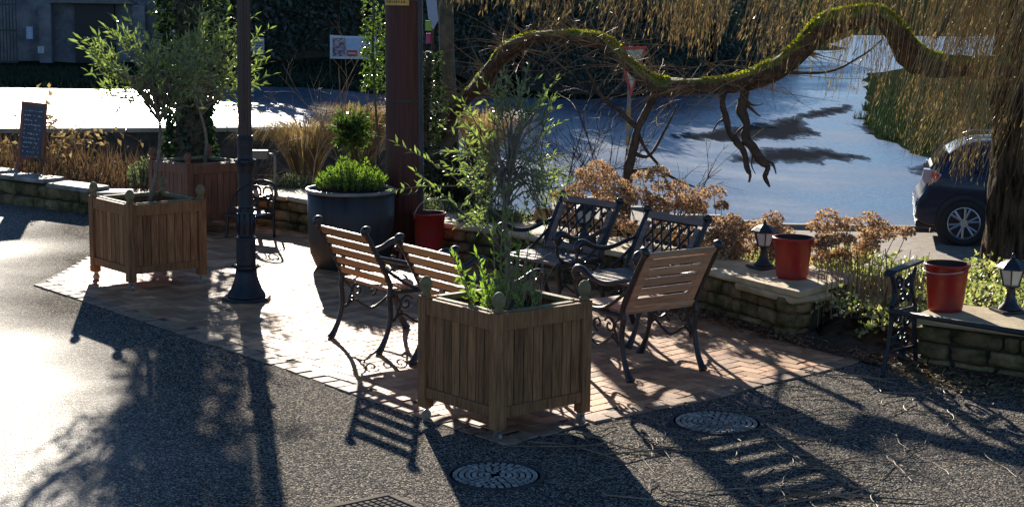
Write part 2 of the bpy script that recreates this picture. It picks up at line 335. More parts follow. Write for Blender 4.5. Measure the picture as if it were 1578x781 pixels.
DARK_PATCH = [[(1040, 209), (1110, 196), (1190, 188), (1262, 168), (1308, 161), (1300, 172), (1235, 182), (1250, 200), (1262, 208), (1180, 213), (1110, 216)],  # outlines where the road is darker, rougher and without gloss
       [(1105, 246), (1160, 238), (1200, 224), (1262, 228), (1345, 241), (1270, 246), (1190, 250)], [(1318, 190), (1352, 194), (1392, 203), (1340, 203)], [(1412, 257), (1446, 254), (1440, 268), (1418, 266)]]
DARK_PATCH_W = [[tuple(G(px, py, -1.43)[:2]) for px, py in P] for P in DARK_PATCH]
def patch_depth(x, y):
    best = -9
    for P in DARK_PATCH_W:
        d = 99
        for i in range(len(P)):
            a, c = P[i], P[(i + 1) % len(P)]; vx, vy = c[0] - a[0], (c[1] - a[1]) * .25; wx_, wy_ = x - a[0], (y - a[1]) * .25
            t = max(0, min(1, (wx_ * vx + wy_ * vy) / (vx * vx + vy * vy + 1e-9))); d = min(d, math.hypot(wx_ - t * vx, wy_ - t * vy))
        if not inside(x, y, P): d = -d
        best = max(best, d)
    return best
def inside(x, y, P):
    c = False; j = len(P) - 1
    for i in range(len(P)):
        if (P[i][1] > y) != (P[j][1] > y) and x < (P[j][0] - P[i][0]) * (y - P[i][1]) / (P[j][1] - P[i][1]) + P[i][0]: c = not c
        j = i
    return c
rx = sorted(set(frange(2, 15, .2) + [-60, -40, -30] + frange(-24, 30, .5) + [40, 60, 80]))
def road_sheet():
    b = MB(); N = 170; V = []; X = rx
    for j in range(N + 1):
        for x in X:
            y0 = 23.9 if x < 0 else (23.9 + 3.3 * ss(x / 2.0)); y1 = yfar(x) + .6
            t = (j / N) ** 1.6; y = y0 + (y1 - y0) * t
            V.append((x, y, zroad(x, y) + .035))
    nx = len(X)
    b.add(V, [(j * nx + i, j * nx + i + 1, (j + 1) * nx + i + 1, (j + 1) * nx + i) for j in range(N) for i in range(nx - 1)])
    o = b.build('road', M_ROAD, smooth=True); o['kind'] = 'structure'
    at = o.data.attributes.new('dry', 'FLOAT', 'POINT'); at.data.foreach_set('value', np.array([max(-1, patch_depth(v[0], v[1])) if 1.5 < v[0] < 16 and 27 < v[1] < 60 else -1.0 for v in V], dtype=np.float32))
road_sheet()
# gravelly parking strip by the road and its kerb
grid_sheet('parking_strip', frange(.6, 30, .5), frange(21.5, 27.3, .4), lambda x, y: zroad(x, y) + .05, mat('gritty_tarmac', (.16, .13, .10), (.34, .29, .23), scale=7, rough=.8, bump=.8, bscale=40, detail=8))
kb = MB()
for i in range(34):
    x = 1.3 + i * .85
    kb.box((x, 27.25, zroad(x, 27) + .06), (.83, .16, .12), r=U(0, 1))
tag(kb.build('kerb', mat('kerb_stone', (.22, .19, .16), (.38, .33, .27), scale=6, rough=.8, bump=.5, rnd=.2), bevel=.01), kind='structure')

# terrace asphalt
b = MB(); V = []; xx = frange(-14, 14.01, .5)
for x in xx:
    V += [(x, -8, 0), (x, yw(x) + .1, 0)]
b.add(V, [(2 * i, 2 * i + 2, 2 * i + 3, 2 * i + 1) for i in range(len(xx) - 1)])
b.build('terrace_asphalt', M_ASPH)['kind'] = 'structure'

# ------------------------------------------------------------------ brick patio (real pavers in herringbone)
PA = RAD(43.8); cu, su = math.cos(PA), math.sin(PA)
def to_uv(x, y): return (x * cu + y * su, -x * su + y * cu)
POLY = [(-3.80, 13.09), (-3.21, 12.42), (-2.04, 11.02), (-1.71, 10.64), (-.853, 9.567), (-.30, 8.90), (-.02, 8.60), (.468, 9.08), (.84, 9.40), (1.149, 9.62), (1.568, 10.05), (1.831, 10.28), (2.203, 10.64), (2.42, 10.9), (2.05, 11.42), (1.45, 12.36), (.45, 13.60), (-.7, 14.70), (-2.2, 16.38), (-3.3, 17.15), (-3.62, 17.1), (-3.68, 14.6)]
def inside(x, y, P=POLY):
    c = False; j = len(P) - 1
    for i in range(len(P)):
        if (P[i][1] > y) != (P[j][1] > y) and x < (P[j][0] - P[i][0]) * (y - P[i][1]) / (P[j][1] - P[i][1]) + P[i][0]: c = not c
        j = i
    return c
def edist(x, y, n0=0, n1=13):
    d = 9
    for i in range(n0, n1):
        a, b_ = POLY[i], POLY[i + 1]; vx, vy = b_[0] - a[0], b_[1] - a[1]
        t = max(0, min(1, ((x - a[0]) * vx + (y - a[1]) * vy) / (vx * vx + vy * vy)))
        d = min(d, math.hypot(x - a[0] - t * vx, y - a[1] - t * vy))
    return d
pb = MB(); B = .1; RR = Rz(PA)
def zbr(x, y): return .001 + .004 * noise.noise(Vector((x * 1.5, y * 1.5, 0)))
for i in range(-160, 160):
    for j in range(-160, 160):
        # herringbone: cell (i,j) starts a horizontal brick when (i-j)%4==0, vertical when (i-j)%4==3
        k = (i - j) % 4
        if k == 0: cx_, cy_, dx, dy = (i + 1) * B, (j + .5) * B, 2 * B, B
        elif k == 3: cx_, cy_, dx, dy = (i + .5) * B, (j + 1) * B, B, 2 * B
        else: continue
        cy_ += 6.0; cx_ += 6.0
        x = cx_ * cu - cy_ * su; y = cx_ * su + cy_ * cu
        if not (-5 < x < 3.5 and 8 < y < 18): continue
        if inside(x, y) and edist(x, y) > .115:
            tilt = Euler((U(-.006, .006), U(-.006, .006), PA + U(-.012, .012))).to_matrix()
            pb.box((x, y, zbr(x, y) - .019 + U(-.0015, .0015)), (dx - .006, dy - .006, .05), tilt, r=random.random())
tag(pb.build('brick_paving', M_BRICK, bevel=.003), kind='structure')
eb = MB()
for i in range(0, 13):
    a, b_ = Vector((*POLY[i], 0)), Vector((*POLY[i + 1], 0)); L_ = (b_ - a).length; n_ = max(1, round(L_ / .15)); t = (b_ - a).normalized(); nn = Vector((-t.y, t.x, 0))
    for k in range(n_):
        c = a + t * (k + .5) * L_ / n_ + nn * .07
        eb.box((c.x, c.y, zbr(c.x, c.y) - .0165 + U(-.003, .003)), (L_ / n_ - U(.010, .028), .125 + U(-.012, .016), .05), Euler((U(-.01, .01), U(-.01, .01), math.atan2(t.y, t.x) + U(-.02, .02))).to_matrix(), r=random.random())
tag(eb.build('paving_edge', M_SETT, bevel=.006), kind='structure')
b = MB(); b.add([(x, y, .0015) for x, y in POLY], [tuple(range(len(POLY)))]); tag(b.build('paving_bed', M_JOINT), kind='structure')

# ------------------------------------------------------------------ manhole covers
def cover(label, c, R_):
    t = thing('manhole_cover', label, 'manhole cover', c, .3, 'round paved manhole covers')
    b = MB(); b.lathe((0, 0, 0), [(R_, 0), (R_, .008), (R_ - .018, .008), (R_ - .018, .004)], 48); b.build('frame_ring', mat('cover_ring', (.05, .05, .055), (.1, .1, .1), rough=.95, spec=.1), t)
    b = MB(); rr = R_ - .045; 
    b.lathe((0, 0, 0), [(R_ - .02, 0), (R_ - .02, .004)], 48); b.build('cover_plate', mat('cover_bed', (.10, .10, .095), (.15, .15, .14), rough=.95, spec=.1), t)
    b = MB()
    while rr > .02:
        n = max(5, int(2 * math.pi * rr / .036))
        for k in range(n):
            a = 2 * math.pi * (k + U(-.1, .1)) / n + rr * 9
            b.box((rr * math.cos(a), rr * math.sin(a), .006), (.027, .030, .008), Rz(a), r=random.random(), taper=.7)
        rr -= .032
    b.build('cobble_infill', mat('cover_sett', (.24, .235, .22), (.46, .43, .38), scale=20, spec=.15, rough=.85, rnd=.3, bump=.4), t, bevel=.002)
cover('round cobbled cover wholly in the dark shadow of the big planter', G(763, 733), .245)
cover('round cobbled cover touching the patio edge, half of it sunlit', G(1104, 651), .262)
t = thing('inspection_cover', 'square gridded metal cover cut by the bottom edge of the photo', 'drain cover', G(577, 800), RAD(39))
b = MB()
S_ = .52
for c_, d_ in (((0, S_ / 2, .004), (S_, .035, .012)), ((0, -S_ / 2, .004), (S_, .035, .012)), ((S_ / 2, 0, .004), (.035, S_ - .04, .012)), ((-S_ / 2, 0, .004), (.035, S_ - .04, .012))): b.box(c_, d_)
b.build('frame', mat('cover_frame', (.12, .10, .08), (.2, .17, .14), scale=9, rough=.95, spec=.1, bump=.4), t, bevel=.002)
b = MB(); b.box((0, 0, .001), (S_ - .04, S_ - .04, .004)); 
for i in range(13):
    for j in range(13):
        b.box(((i - 6) * .036, (j - 6) * .036, .0055), (.026, .026, .006), Rz(.0), r=random.random(), taper=.8)
b.build('tread_plate', mat('tread_metal', (.12, .105, .085), (.24, .21, .17), scale=9, rough=.95, spec=.1, bump=.4, rnd=.2), t)

# ------------------------------------------------------------------ stone walls
_g = [(-1 + 2 * i / 3) for i in range(4)]
def _cubegrid():
    V = []; Fc = []; idx = {}
    def vid(p):
        k = tuple(round(q, 3) for q in p)
        if k not in idx: idx[k] = len(V); V.append(Vector(p))
        return idx[k]
    for ax in range(3):
        for s in (-1, 1):
            for i in range(3):
                for j in range(3):
                    q = []
                    for a, c in ((i, j), (i + 1, j), (i + 1, j + 1), (i, j + 1)):
                        p = [0, 0, 0]; p[ax] = s; p[(ax + 1) % 3] = _g[a]; p[(ax + 2) % 3] = _g[c]; q.append(vid(p))
                    Fc.append(tuple(q if s > 0 else q[::-1]))
    return V, Fc
CG = _cubegrid()
def stone(b, c, d, R, pw=11.0, amp=.11, r=None):
    sd = Vector((U(0, 99), U(0, 99), U(0, 99))); V = []
    for p in CG[0]:
        nrm = (abs(p.x) ** pw + abs(p.y) ** pw + abs(p.z) ** pw) ** (1 / pw)
        q = p / nrm; q = q * (1 + amp * noise.noise(q * 1.3 + sd) * 2)
        V.append(R @ Vector((q.x * d[0] / 2, q.y * d[1] / 2, q.z * d[2] / 2)) + Vector(c))
    b.add(V, CG[1], random.random() if r is None else r)
def stone_wall(label, path, th=.34, capm=M_CAP, course=.1, over=.035, ends=(True, True), z0=-.03):
    """path = front face points with top heights, left to right, the camera side is the front"""
    t = thing('stone_wall', label, 'stone wall', (path[0][0], path[0][1], 0)); o = Vector((path[0][0], path[0][1], 0))
    core = MB(); st = MB(); cp = MB()
    for si in range(len(path) - 1):
        a = Vector(path[si]); c = Vector(path[si + 1]); a2 = Vector((a.x, a.y, 0)); c2 = Vector((c.x, c.y, 0)); d = c2 - a2; L_ = d.length; d.normalize(); nb = Vector((-d.y, d.x, 0))
        R = Matrix((d, nb, Vector((0, 0, 1)))).transposed(); h = (a.z + c.z) / 2 - .05
        core.box((a2 + c2) / 2 + nb * th / 2 + Vector((0, 0, h / 2)) - o, (L_ - .06, th - .07, h), R)
        z = z0; nc = max(2, round(h / course))
        for k in range(nc):
            hh = (h - z0) / nc * U(.9, 1.1); x = -.02
            hh = min(hh, h - z)
            while x < L_ - .05:
                ww = min(U(.10, .42), L_ - x + .04)
                if L_ - x - ww < .08: ww = L_ - x + .02
                stone(st, a2 + d * (x + ww / 2) + nb * (.07 + U(-.012, .012)) + Vector((0, 0, z + hh / 2)) - o, (ww - .016, .15, hh - .012), R @ Euler((U(-.03, .03), U(-.05, .05), U(-.05, .05))).to_matrix())
                x += ww
            z += hh
            if (si == 0 and ends[0]) or (si == len(path) - 2 and ends[1]):
                for e, ok in ((0, si == 0 and ends[0]), (1, si == len(path) - 2 and ends[1])):
                    if ok:
                        y = .1
                        while y < th - .05:
                            ww = min(U(.14, .26), th - y)
                            stone(st, a2 + d * (L_ * e + (.06 if e == 0 else -.06)) + nb * (y + ww / 2) + Vector((0, 0, z - hh / 2)) - o, (.14, ww - .01, hh - .006), R)
                            y += ww
        x = -over if si == 0 else 0
        end = L_ + (over if si == len(path) - 2 else .0)
        while x < end - .03:
            ww = min(U(.45, .8), end - x)
            if end - x - ww < .25: ww = end - x
            zz = a.z + (c.z - a.z) * (x + ww / 2) / L_
            stone(cp, a2 + d * (x + ww / 2) + nb * (th / 2) + Vector((0, 0, zz - .022)) - o, (ww - .008, th + 2 * over + U(-.01, .02), .05), R @ Euler((U(-.01, .01), U(-.01, .01), U(-.01, .01))).to_matrix(), pw=14, amp=.018)
            x += ww
    core.build('core', M_CORE, t); st.build('stonework', M_STONE, t, smooth=True); cp.build('capping', capm, t)
    return t
M_CAPG = mat('sunlit_capping', (.16, .14, .11), (.48, .45, .40), scale=5, rough=.7, bump=.4, rnd=.15)  # pale grey carries the sun on the wall top in its colour
stone_wall('dark low rubble wall with a glaring pale top, below the chalkboard', [(-9, 20.75, .36), (-7.2, 19.35, .35), (-5.56, 18.05, .33), (-4.35, 17.2, .26), (-3.5, 17.2, .22)], capm=M_CAPG, th=.24, ends=(False, True))
stone_wall('low rubble wall with sandstone flags behind the zinc tub and the lattice chairs', [(-3.3, 17.2, .30), (-2.2, 16.36, .33), (-1.4, 15.5, .34), (-.7, 14.7, .34), (-.1, 14.2, .34), (.45, 13.6, .34), (.95, 13.0, .34), (1.45, 12.36, .34), (1.66, 12.0, .34)], th=.52, ends=(True, False))
stone_wall('short last stretch of rubble wall running into the pier with the red bucket', [(1.66, 12.0, .30), (1.97, 11.46, .30)], th=.3, ends=(False, False))
# short return (pier end) of that wall
pt = thing('wall_pier', 'squared end pier of the rubble wall carrying a lantern and a red bucket', 'wall pier', (1.97, 11.46, 0))
Rr = Rz(math.atan2(.66, .52)); st = MB(); cp = MB()
dd = Vector((.52, .66, 0)).normalized(); wd_ = Vector((-.5, .866, 0)); nn = Vector((-dd.y, dd.x, 0))
z = -.03
for k in range(3):
    x = -.02
    while x < .78:
        ww = min(U(.16, .34), .84 - x)
        stone(st, dd * (x + ww / 2) + nn * .075 + Vector((0, 0, z + .052)), (ww - .008, .16, .108), Rr); x += ww
    z += .106
st.build('stonework', M_STONE, pt, smooth=True)
def prism(b, P, z0, z1): n = len(P); b.add([(p.x, p.y, z0) for p in P] + [(p.x, p.y, z1) for p in P], [tuple(range(n - 1, -1, -1)), tuple(range(n, 2 * n))] + [(i, (i + 1) % n, n + (i + 1) % n, n + i) for i in range(n)], .7)
cb_ = MB(); prism(cb_, [dd * .06 + wd_ * .12, dd * .76 + wd_ * .08, dd * .76 + wd_ * .6, dd * .06 + wd_ * .6], 0, .28); cb_.build('core', M_CORE, pt)
cp = MB(); prism(cp, [dd * -.02 - wd_ * .06, dd * .40 - wd_ * .055, dd * .86 - wd_ * .05, dd * .87 + wd_ * .30, dd * .84 + wd_ * .62, dd * -.03 + wd_ * .60, dd * -.035 + wd_ * .2], .300, .350); cp.build('capping', M_CAP, pt, bevel=.012)
stone_wall('stone wall at the right edge under a lantern and a red bucket', [(2.62, 10.66, .34), (3.25, 10.22, .34), (4.4, 9.4, .34), (6, 8.2, .34)], th=.5)

# far parapet
t = thing('parapet_wall', 'long dark parapet with a pale lit coping in front of the road', 'wall', (-8, 20.5, 0))
a, c = Vector((-12, 20.2, 0)), Vector((-1.3, 22.9, 0)); d = (c - a); L_ = d.length; d.normalize(); R = Matrix((d, Vector((-d.y, d.x, 0)), Vector((0, 0, 1)))).transposed(); O = Vector((-8, 20.5, 0))
b = MB(); b.box((a + c) / 2 + Vector((0, 0, -.3)) - O, (L_, .32, 1.5), R); b.build('masonry', mat('parapet_stone', (.05, .045, .035), (.12, .11, .085), scale=4, rough=.9, bump=1, bscale=12, bdist=.04), t)
b = MB()
for k in range(17):
    q = a + d * (k + .5) * L_ / 17 + Vector((0, 0, .475)) - O; b.box(q, (L_ / 17 - .01, .42, .06), R, r=random.random())
b.build('coping', mat('coping_stone', (.26, .25, .20), (.40, .37, .30), scale=5, rough=.75, bump=.3, rnd=.2), t, bevel=.01)

# ------------------------------------------------------------------ distant left: stone lodge, railings, notices
bx_ = thing('stone_lodge', 'dark shaded stone building with a low gable in the top left', 'building', (-12, 47, 0))
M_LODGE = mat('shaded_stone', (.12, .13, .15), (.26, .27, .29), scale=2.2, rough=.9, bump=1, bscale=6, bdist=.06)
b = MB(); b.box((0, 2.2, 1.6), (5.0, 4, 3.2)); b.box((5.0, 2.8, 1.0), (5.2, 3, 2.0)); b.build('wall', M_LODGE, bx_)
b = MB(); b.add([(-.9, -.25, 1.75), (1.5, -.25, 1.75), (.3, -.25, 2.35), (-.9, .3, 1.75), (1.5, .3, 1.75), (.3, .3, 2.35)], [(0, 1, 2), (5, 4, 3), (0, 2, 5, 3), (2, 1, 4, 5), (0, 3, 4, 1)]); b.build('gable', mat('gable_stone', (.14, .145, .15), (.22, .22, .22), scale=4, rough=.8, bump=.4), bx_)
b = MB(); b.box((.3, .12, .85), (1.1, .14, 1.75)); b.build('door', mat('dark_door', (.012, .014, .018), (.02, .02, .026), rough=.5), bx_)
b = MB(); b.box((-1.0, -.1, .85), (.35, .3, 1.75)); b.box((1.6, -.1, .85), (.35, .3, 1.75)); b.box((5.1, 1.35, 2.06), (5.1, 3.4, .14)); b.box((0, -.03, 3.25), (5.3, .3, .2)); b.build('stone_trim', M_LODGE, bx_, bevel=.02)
b = MB()
for i in range(4):
    for j in range(4): b.box((3.2 + i * 1.15 + (j % 2) * .5, 1.28, .3 + j * .42), (1.0, .1, .36), r=random.random())
b.build('stone_course', mat('lodge_block', (.13, .14, .16), (.27, .27, .29), scale=3, rough=.9, rnd=.4, bump=.6), bx_, bevel=.02)
t = thing('iron_railings', 'tall dark iron railings at the far top left beyond the road', 'railings', (-15.7, 46, 0))
b = MB()
for k in range(38): b.tube([(-1.2 + k * .09, 0, 0), (-1.2 + k * .09, 0, 1.9 + .07 * (k % 2))], .014, 5)
b.build('bars', M_IRON, t)
for z in (.15, 1.0, 1.7): b = MB(); b.box((.45, 0, z), (3.4, .04, .05)); b.build('rail', M_IRON, t)
def plate(name, label, cat, p, w_, h_, m, extra=None, post=None):
    t = thing(name, label, cat, p)
    b = MB(); b.box((0, 0, 0), (w_, .02, h_)); b.build('panel', m, t, bevel=.003)
    if extra: extra(t, w_, h_)
    if post:
        b = MB(); b.tube([(0, .03, -post), (0, .03, h_ / 2)], .02, 8); b.build('post', M_IRONB, t)
    return t
def lines(cols):
    def fn(t, w_, h_):
        b = MB(); n = 5
        for k in range(n): b.box((U(-.03, .03) * w_, -.012, h_ * (.34 - .68 * k / (n - 1))), (w_ * U(.45, .8), .004, h_ * .06))
        b.build('printed_lines', cols, t)
    return fn
M_PBLUE = mat('blue_notice', (.30, .42, .62), (.36, .48, .68), rough=.4)
M_INK = mat('dark_ink', (.08, .09, .12), (.1, .1, .13), rough=.7)
plate('notice', 'small upright blue and white notice on the far railings', 'notice', D(45.5, 51, 45.9), .18, .34, M_PBLUE, lines(M_WHITE))
plate('notice', 'small square white notice beside the lodge doorway', 'notice', D(63, 77, 46.3), .16, .18, M_WHITE, lines(M_INK))
plate('notice', 'small grey notice seen just right of the lamp post top', 'notice', D(398, 71, 37), .26, .36, mat('grey_notice', (.30, .32, .34), (.36, .37, .38), rough=.5), lines(M_INK), post=.9)

# ------------------------------------------------------------------ banner
bp = D(544, 73, 42.0)
t = thing('banner', 'white banner with pictures and a red label hung on the dark far bank', 'banner', bp, RAD(-2))
s_ = 42 / F_PX; W_, H_ = 71 * s_, 36 * s_
b = MB(); nx = 14; V = []
for j in range(5):
    for i in range(nx + 1):
        V.append((-W_ / 2 + W_ * i / nx, .012 * math.sin(i * 1.3 + j), -H_ / 2 + H_ * j / 4 - .02 * math.sin(math.pi * i / nx) * (j / 4)))
b.add(V, [(j * (nx + 1) + i, j * (nx + 1) + i + 1, (j + 1) * (nx + 1) + i + 1, (j + 1) * (nx + 1) + i) for j in range(4) for i in range(nx)]); b.build('sheet', M_WHITE, t, smooth=True)
def patch(nm, x0, y0, x1, y1, m, k=0):
    b = MB(); b.box((((x0 + x1) / 2 - .5) * W_, -.022 - .004 * k, (.5 - (y0 + y1) / 2) * H_), ((x1 - x0) * W_, .004, (y1 - y0) * H_)); return b.build(nm, m, t)
patch('printed_sky', .34, .12, .95, .62, mat('banner_sky', (.42, .52, .72), (.60, .66, .80), scale=5, rough=.5))
patch('printed_photo', .06, .12, .33, .9, mat('banner_photo', (.10, .09, .15), (.62, .42, .42), scale=14, rough=.5, contrast=(.42, .58)), 1)
patch('printed_photo', .70, .42, .93, .9, mat('banner_photo_b', (.12, .11, .20), (.60, .36, .22), scale=16, rough=.5, contrast=(.42, .58)), 1)
b = MB(); pr = []
for k in range(20):
    a_ = 2 * math.pi * k / 20; pr.append(((.485 - .5 + (.09 if math.cos(a_) > 0 else -.09)) * W_ + .03 * math.cos(a_) * W_ * .8, -.034, (.5 - .76) * H_ + math.sin(a_) * .13 * H_))
b.add(pr + [(x, y + .004, z) for x, y, z in pr], [tuple(range(20)), tuple(range(39, 19, -1))]); b.build('red_label', mat('banner_red', (.55, .05, .06), (.6, .07, .08), rough=.5), t)
b = MB()
for k in range(9): b.box(((.405 + .02 * k - .5) * W_, -.038, (.5 - .76) * H_), (.013 * W_, .003, .07 * H_))
b.build('label_lettering', M_WHITE, t)
for x in (-W_ / 2, W_ / 2): b = MB(); b.tube([(x, .05, -H_ / 2 - .6), (x, .05, H_ / 2 + .1)], .022, 6); b.build('stake', M_DTWIG, t)

# ------------------------------------------------------------------ GIVE-WAY style triangle sign on its post
gp = D(968, 283, 30.0); k_ = 30 / F_PX
t = thing('road_sign', 'red bordered triangular sign on a banded post, half hidden by willow branches', 'road sign', gp, RAD(47))
zt_ = (283 - 72) * k_; zb_ = (283 - 150) * k_; hw = 36 * k_
b = MB(); b.tube([(0, .03, 0), (0, .03, zt_)], .035, 10); b.build('post', mat('sign_post_grey', (.22, .20, .17), (.30, .28, .24), rough=.5), t)
for z in (.72, .98, 1.22): b = MB(); b.lathe((0, .03, z), [(.04, 0), (.04, .13)], 12); b.build('yellow_band', mat('yellow_band', (.50, .27, .05), (.6, .36, .1), rough=.5), t)
def tri(nm, e, y, m):
    b = MB(); a3 = [(-hw + e * 1.5, y, zt_ - e * .8), (hw - e * 1.5, y, zt_ - e * .8), (0, y, zb_ + e * 1.9)]
    b.add(a3 + [(x, y + .006, z) for x, _, z in a3], [(0, 2, 1), (3, 4, 5), (0, 1, 4, 3), (1, 2, 5, 4), (2, 0, 3, 5)]); b.build(nm, m, t)
tri('red_border', 0, -.012, mat('sign_red', (.60, .03, .04), (.65, .05, .05), rough=.3)); tri('pale_face', .075, -.020, mat('backlit_sign_face', (.52, .52, .36), (.62, .60, .42), rough=.4, scale=3))  # yellowish tint of light from behind is painted into the pale face
sp_ = D(664, 28, 20)
t = thing('finger_sign', 'small white pointed sign among ivy just right of the timber pole', 'sign', sp_, .2)
b = MB(); b.add([(-.06, 0, .26), (.06, 0, .26), (.09, 0, -.02), (.03, 0, -.14), (-.03, 0, .0)] + [(-.06, .015, .26), (.06, .015, .26), (.09, .015, -.02), (.03, .015, -.14), (-.03, .015, .0)], [(4, 3, 2, 1, 0), (5, 6, 7, 8, 9)] + [(i, (i + 1) % 5, 5 + (i + 1) % 5, 5 + i) for i in range(5)]); b.build('panel', M_PBLUE, t)
b = MB(); b.box((-.03, -.01, -.09), (.07, .02, .12)); b.build('green_label', mat('green_label', (.25, .42, .06), (.3, .5, .1), rough=.5), t)
b = MB(); b.box((-.03, -.01, -.24), (.05, .02, .12)); b.build('magenta_label', mat('magenta_label', (.42, .05, .16), (.5, .08, .2), rough=.5), t)
b = MB(); b.tube([(.03, .03, -1.9), (.03, .03, .3)], .018, 6); b.build('post', M_DTWIG, t)

# ------------------------------------------------------------------ timber pole with yellow plate and duct
pc = Vector((D(623, 300, 14.55).x, 14.55, 0)); pt_ = D(620, 0, 14.55)
t = thing('utility_pole', 'thick dark red timber pole with a yellow plate rising behind the zinc tub', 'pole', pc)
lean = (pt_.x - pc.x) / 2.3
R0 = 26.5 / F_PX * 14.5
b = MB(); b.tube([(lean * z, 0, z) for z in (-.1, 1.0, 2.2, 3.5, 5.5, 7.5)], [R0 * 1.06, R0 * 1.03, R0, R0 * .96, R0 * .9, R0 * .85], 40); b.build('shaft', M_POLE, t, smooth=True)
b = MB(); b.tube([(R0 * .95 + lean * z, -.03, z) for z in (0, 1, 2, 3, 4)], .036, 12); b.build('cable_duct', M_CABLE, t, smooth=True)
for z in (.6, 1.4, 2.25): b = MB(); b.lathe((lean * z, 0, z), [(R0 * 1.05, 0), (R0 * 1.05, .02)], 32); b.build('strap', M_IRON, t)
yz = D(613, 9, 14.3).z
b = MB(); n_ = 8; V = []
for j in (0, 1):
    for i in range(n_ + 1):
        a_ = RAD(-150 + 85 * i / n_) ; V.append(((R0 + .012) * math.cos(a_) + lean * 2.4, (R0 + .012) * math.sin(a_), yz + .16 * j))
b.add(V, [(i, i + 1, n_ + 2 + i, n_ + 1 + i) for i in range(n_)]); pl = b.build('yellow_plate', mat('yellow_plate', (.62, .42, .10), (.68, .48, .14), rough=.4), t, smooth=True)
b = MB()
for i in range(9):
    a_ = RAD(-140 + 7.5 * i); b.box(((R0 + .016) * math.cos(a_) + lean * 2.4, (R0 + .016) * math.sin(a_), yz + .03), (.008, .003, .012 + .006 * (i % 3)), Rz(a_ + math.pi / 2))
    b.box(((R0 + .016) * math.cos(a_) + lean * 2.4, (R0 + .016) * math.sin(a_), yz + .075), (.010, .003, .02), Rz(a_ + math.pi / 2))
b.build('plate_lettering', mat('brown_ink', (.16, .06, .03), (.2, .08, .04), rough=.6), pl)

# ------------------------------------------------------------------ street lamp
lp = G(380, 463); 
t = thing('lamp_post', 'black fluted cast iron lamp post on a flared base', 'lamp post', lp)
b = MB(); b.lathe((0, 0, 0), [(.19, 0), (.19, .03), (.175, .035)], 8); b.build('base_plate', M_IRONB, t, bevel=.004)
b = MB(); b.lathe((0, 0, 0), [(.15, .03), (.145, .05), (.12, .09), (.095, .15), (.082, .21), (.078, .25)], 32); b.build('bell_base', M_IRONB, t, smooth=True)
b = MB()
for k in range(8):
    a_ = k * math.pi / 4; b.tube([(.075 * math.cos(a_), .075 * math.sin(a_), .262), (.112 * math.cos(a_), .112 * math.sin(a_), .268)], .009, 6)
b.lathe((0, 0, 0), [(.078, .25), (.096, .255), (.096, .275), (.078, .28)], 24); b.build('bolt_collar', M_IRONB, t)
b = MB(); b.lathe((0, 0, 0), [(.073, .28), (.073, .47), (.078, .475), (.078, .49), (.06, .50), (.062, .56), (.066, .62), (.058, .68), (.057, .69), (.075, .695), (.075, .715), (.058, .72), (.055, .74), (.056, .98), (.06, 1.0), (.066, 1.03), (.078, 1.06), (.078, 1.08), (.06, 1.09), (.056, 1.12), (.060, 1.22), (.064, 1.24), (.056, 1.26)], 28); b.build('lower_shaft', M_IRONB, t, smooth=False)
b = MB()
for k in range(10):
    a_ = k * .9; z = .76 + k * .022
    b.tube([(.058 * math.cos(a_ + q), .058 * math.sin(a_ + q), z + .02 * math.sin(q * 2)) for q in (0, .3, .6, .9)], .007, 5)
for k in range(8):
    a_ = k * math.pi / 4; b.tube([(.060 * math.cos(a_), .060 * math.sin(a_), .52), (.070 * math.cos(a_), .070 * math.sin(a_), .60), (.062 * math.cos(a_), .062 * math.sin(a_), .67)], .008, 5)
for z in (.705, 1.07):
    for k in range(6):
        a_ = k * math.pi / 3; b.lathe((.076 * math.cos(a_), .076 * math.sin(a_), z - .012), [(.001, 0), (.012, .004), (.012, .02), (.001, .024)], 8)
b.build('relief_ornament', M_IRONB, t, smooth=True)
b = MB(); b.lathe((0, 0, 0), [(.052, 1.26), (.050, 2.2), (.046, 3.2), (.045, 3.3)], 32, flute=.13); b.build('fluted_shaft', mat('sunlit_lamp_shaft', (.045, .032, .028), (.085, .055, .045), scale=12, rough=.35, rough2=.55, bump=.2), t)  # brown of the sunlit fluting is put into the shaft colour
b = MB(); b.lathe((0, 0, 0), [(.06, 3.3), (.09, 3.34), (.06, 3.38), (.10, 3.42), (.19, 3.78), (.21, 3.8), (.20, 3.84), (.03, 4.02), (.01, 4.12)], 4); b.build('lantern_head', M_IRONB, t)

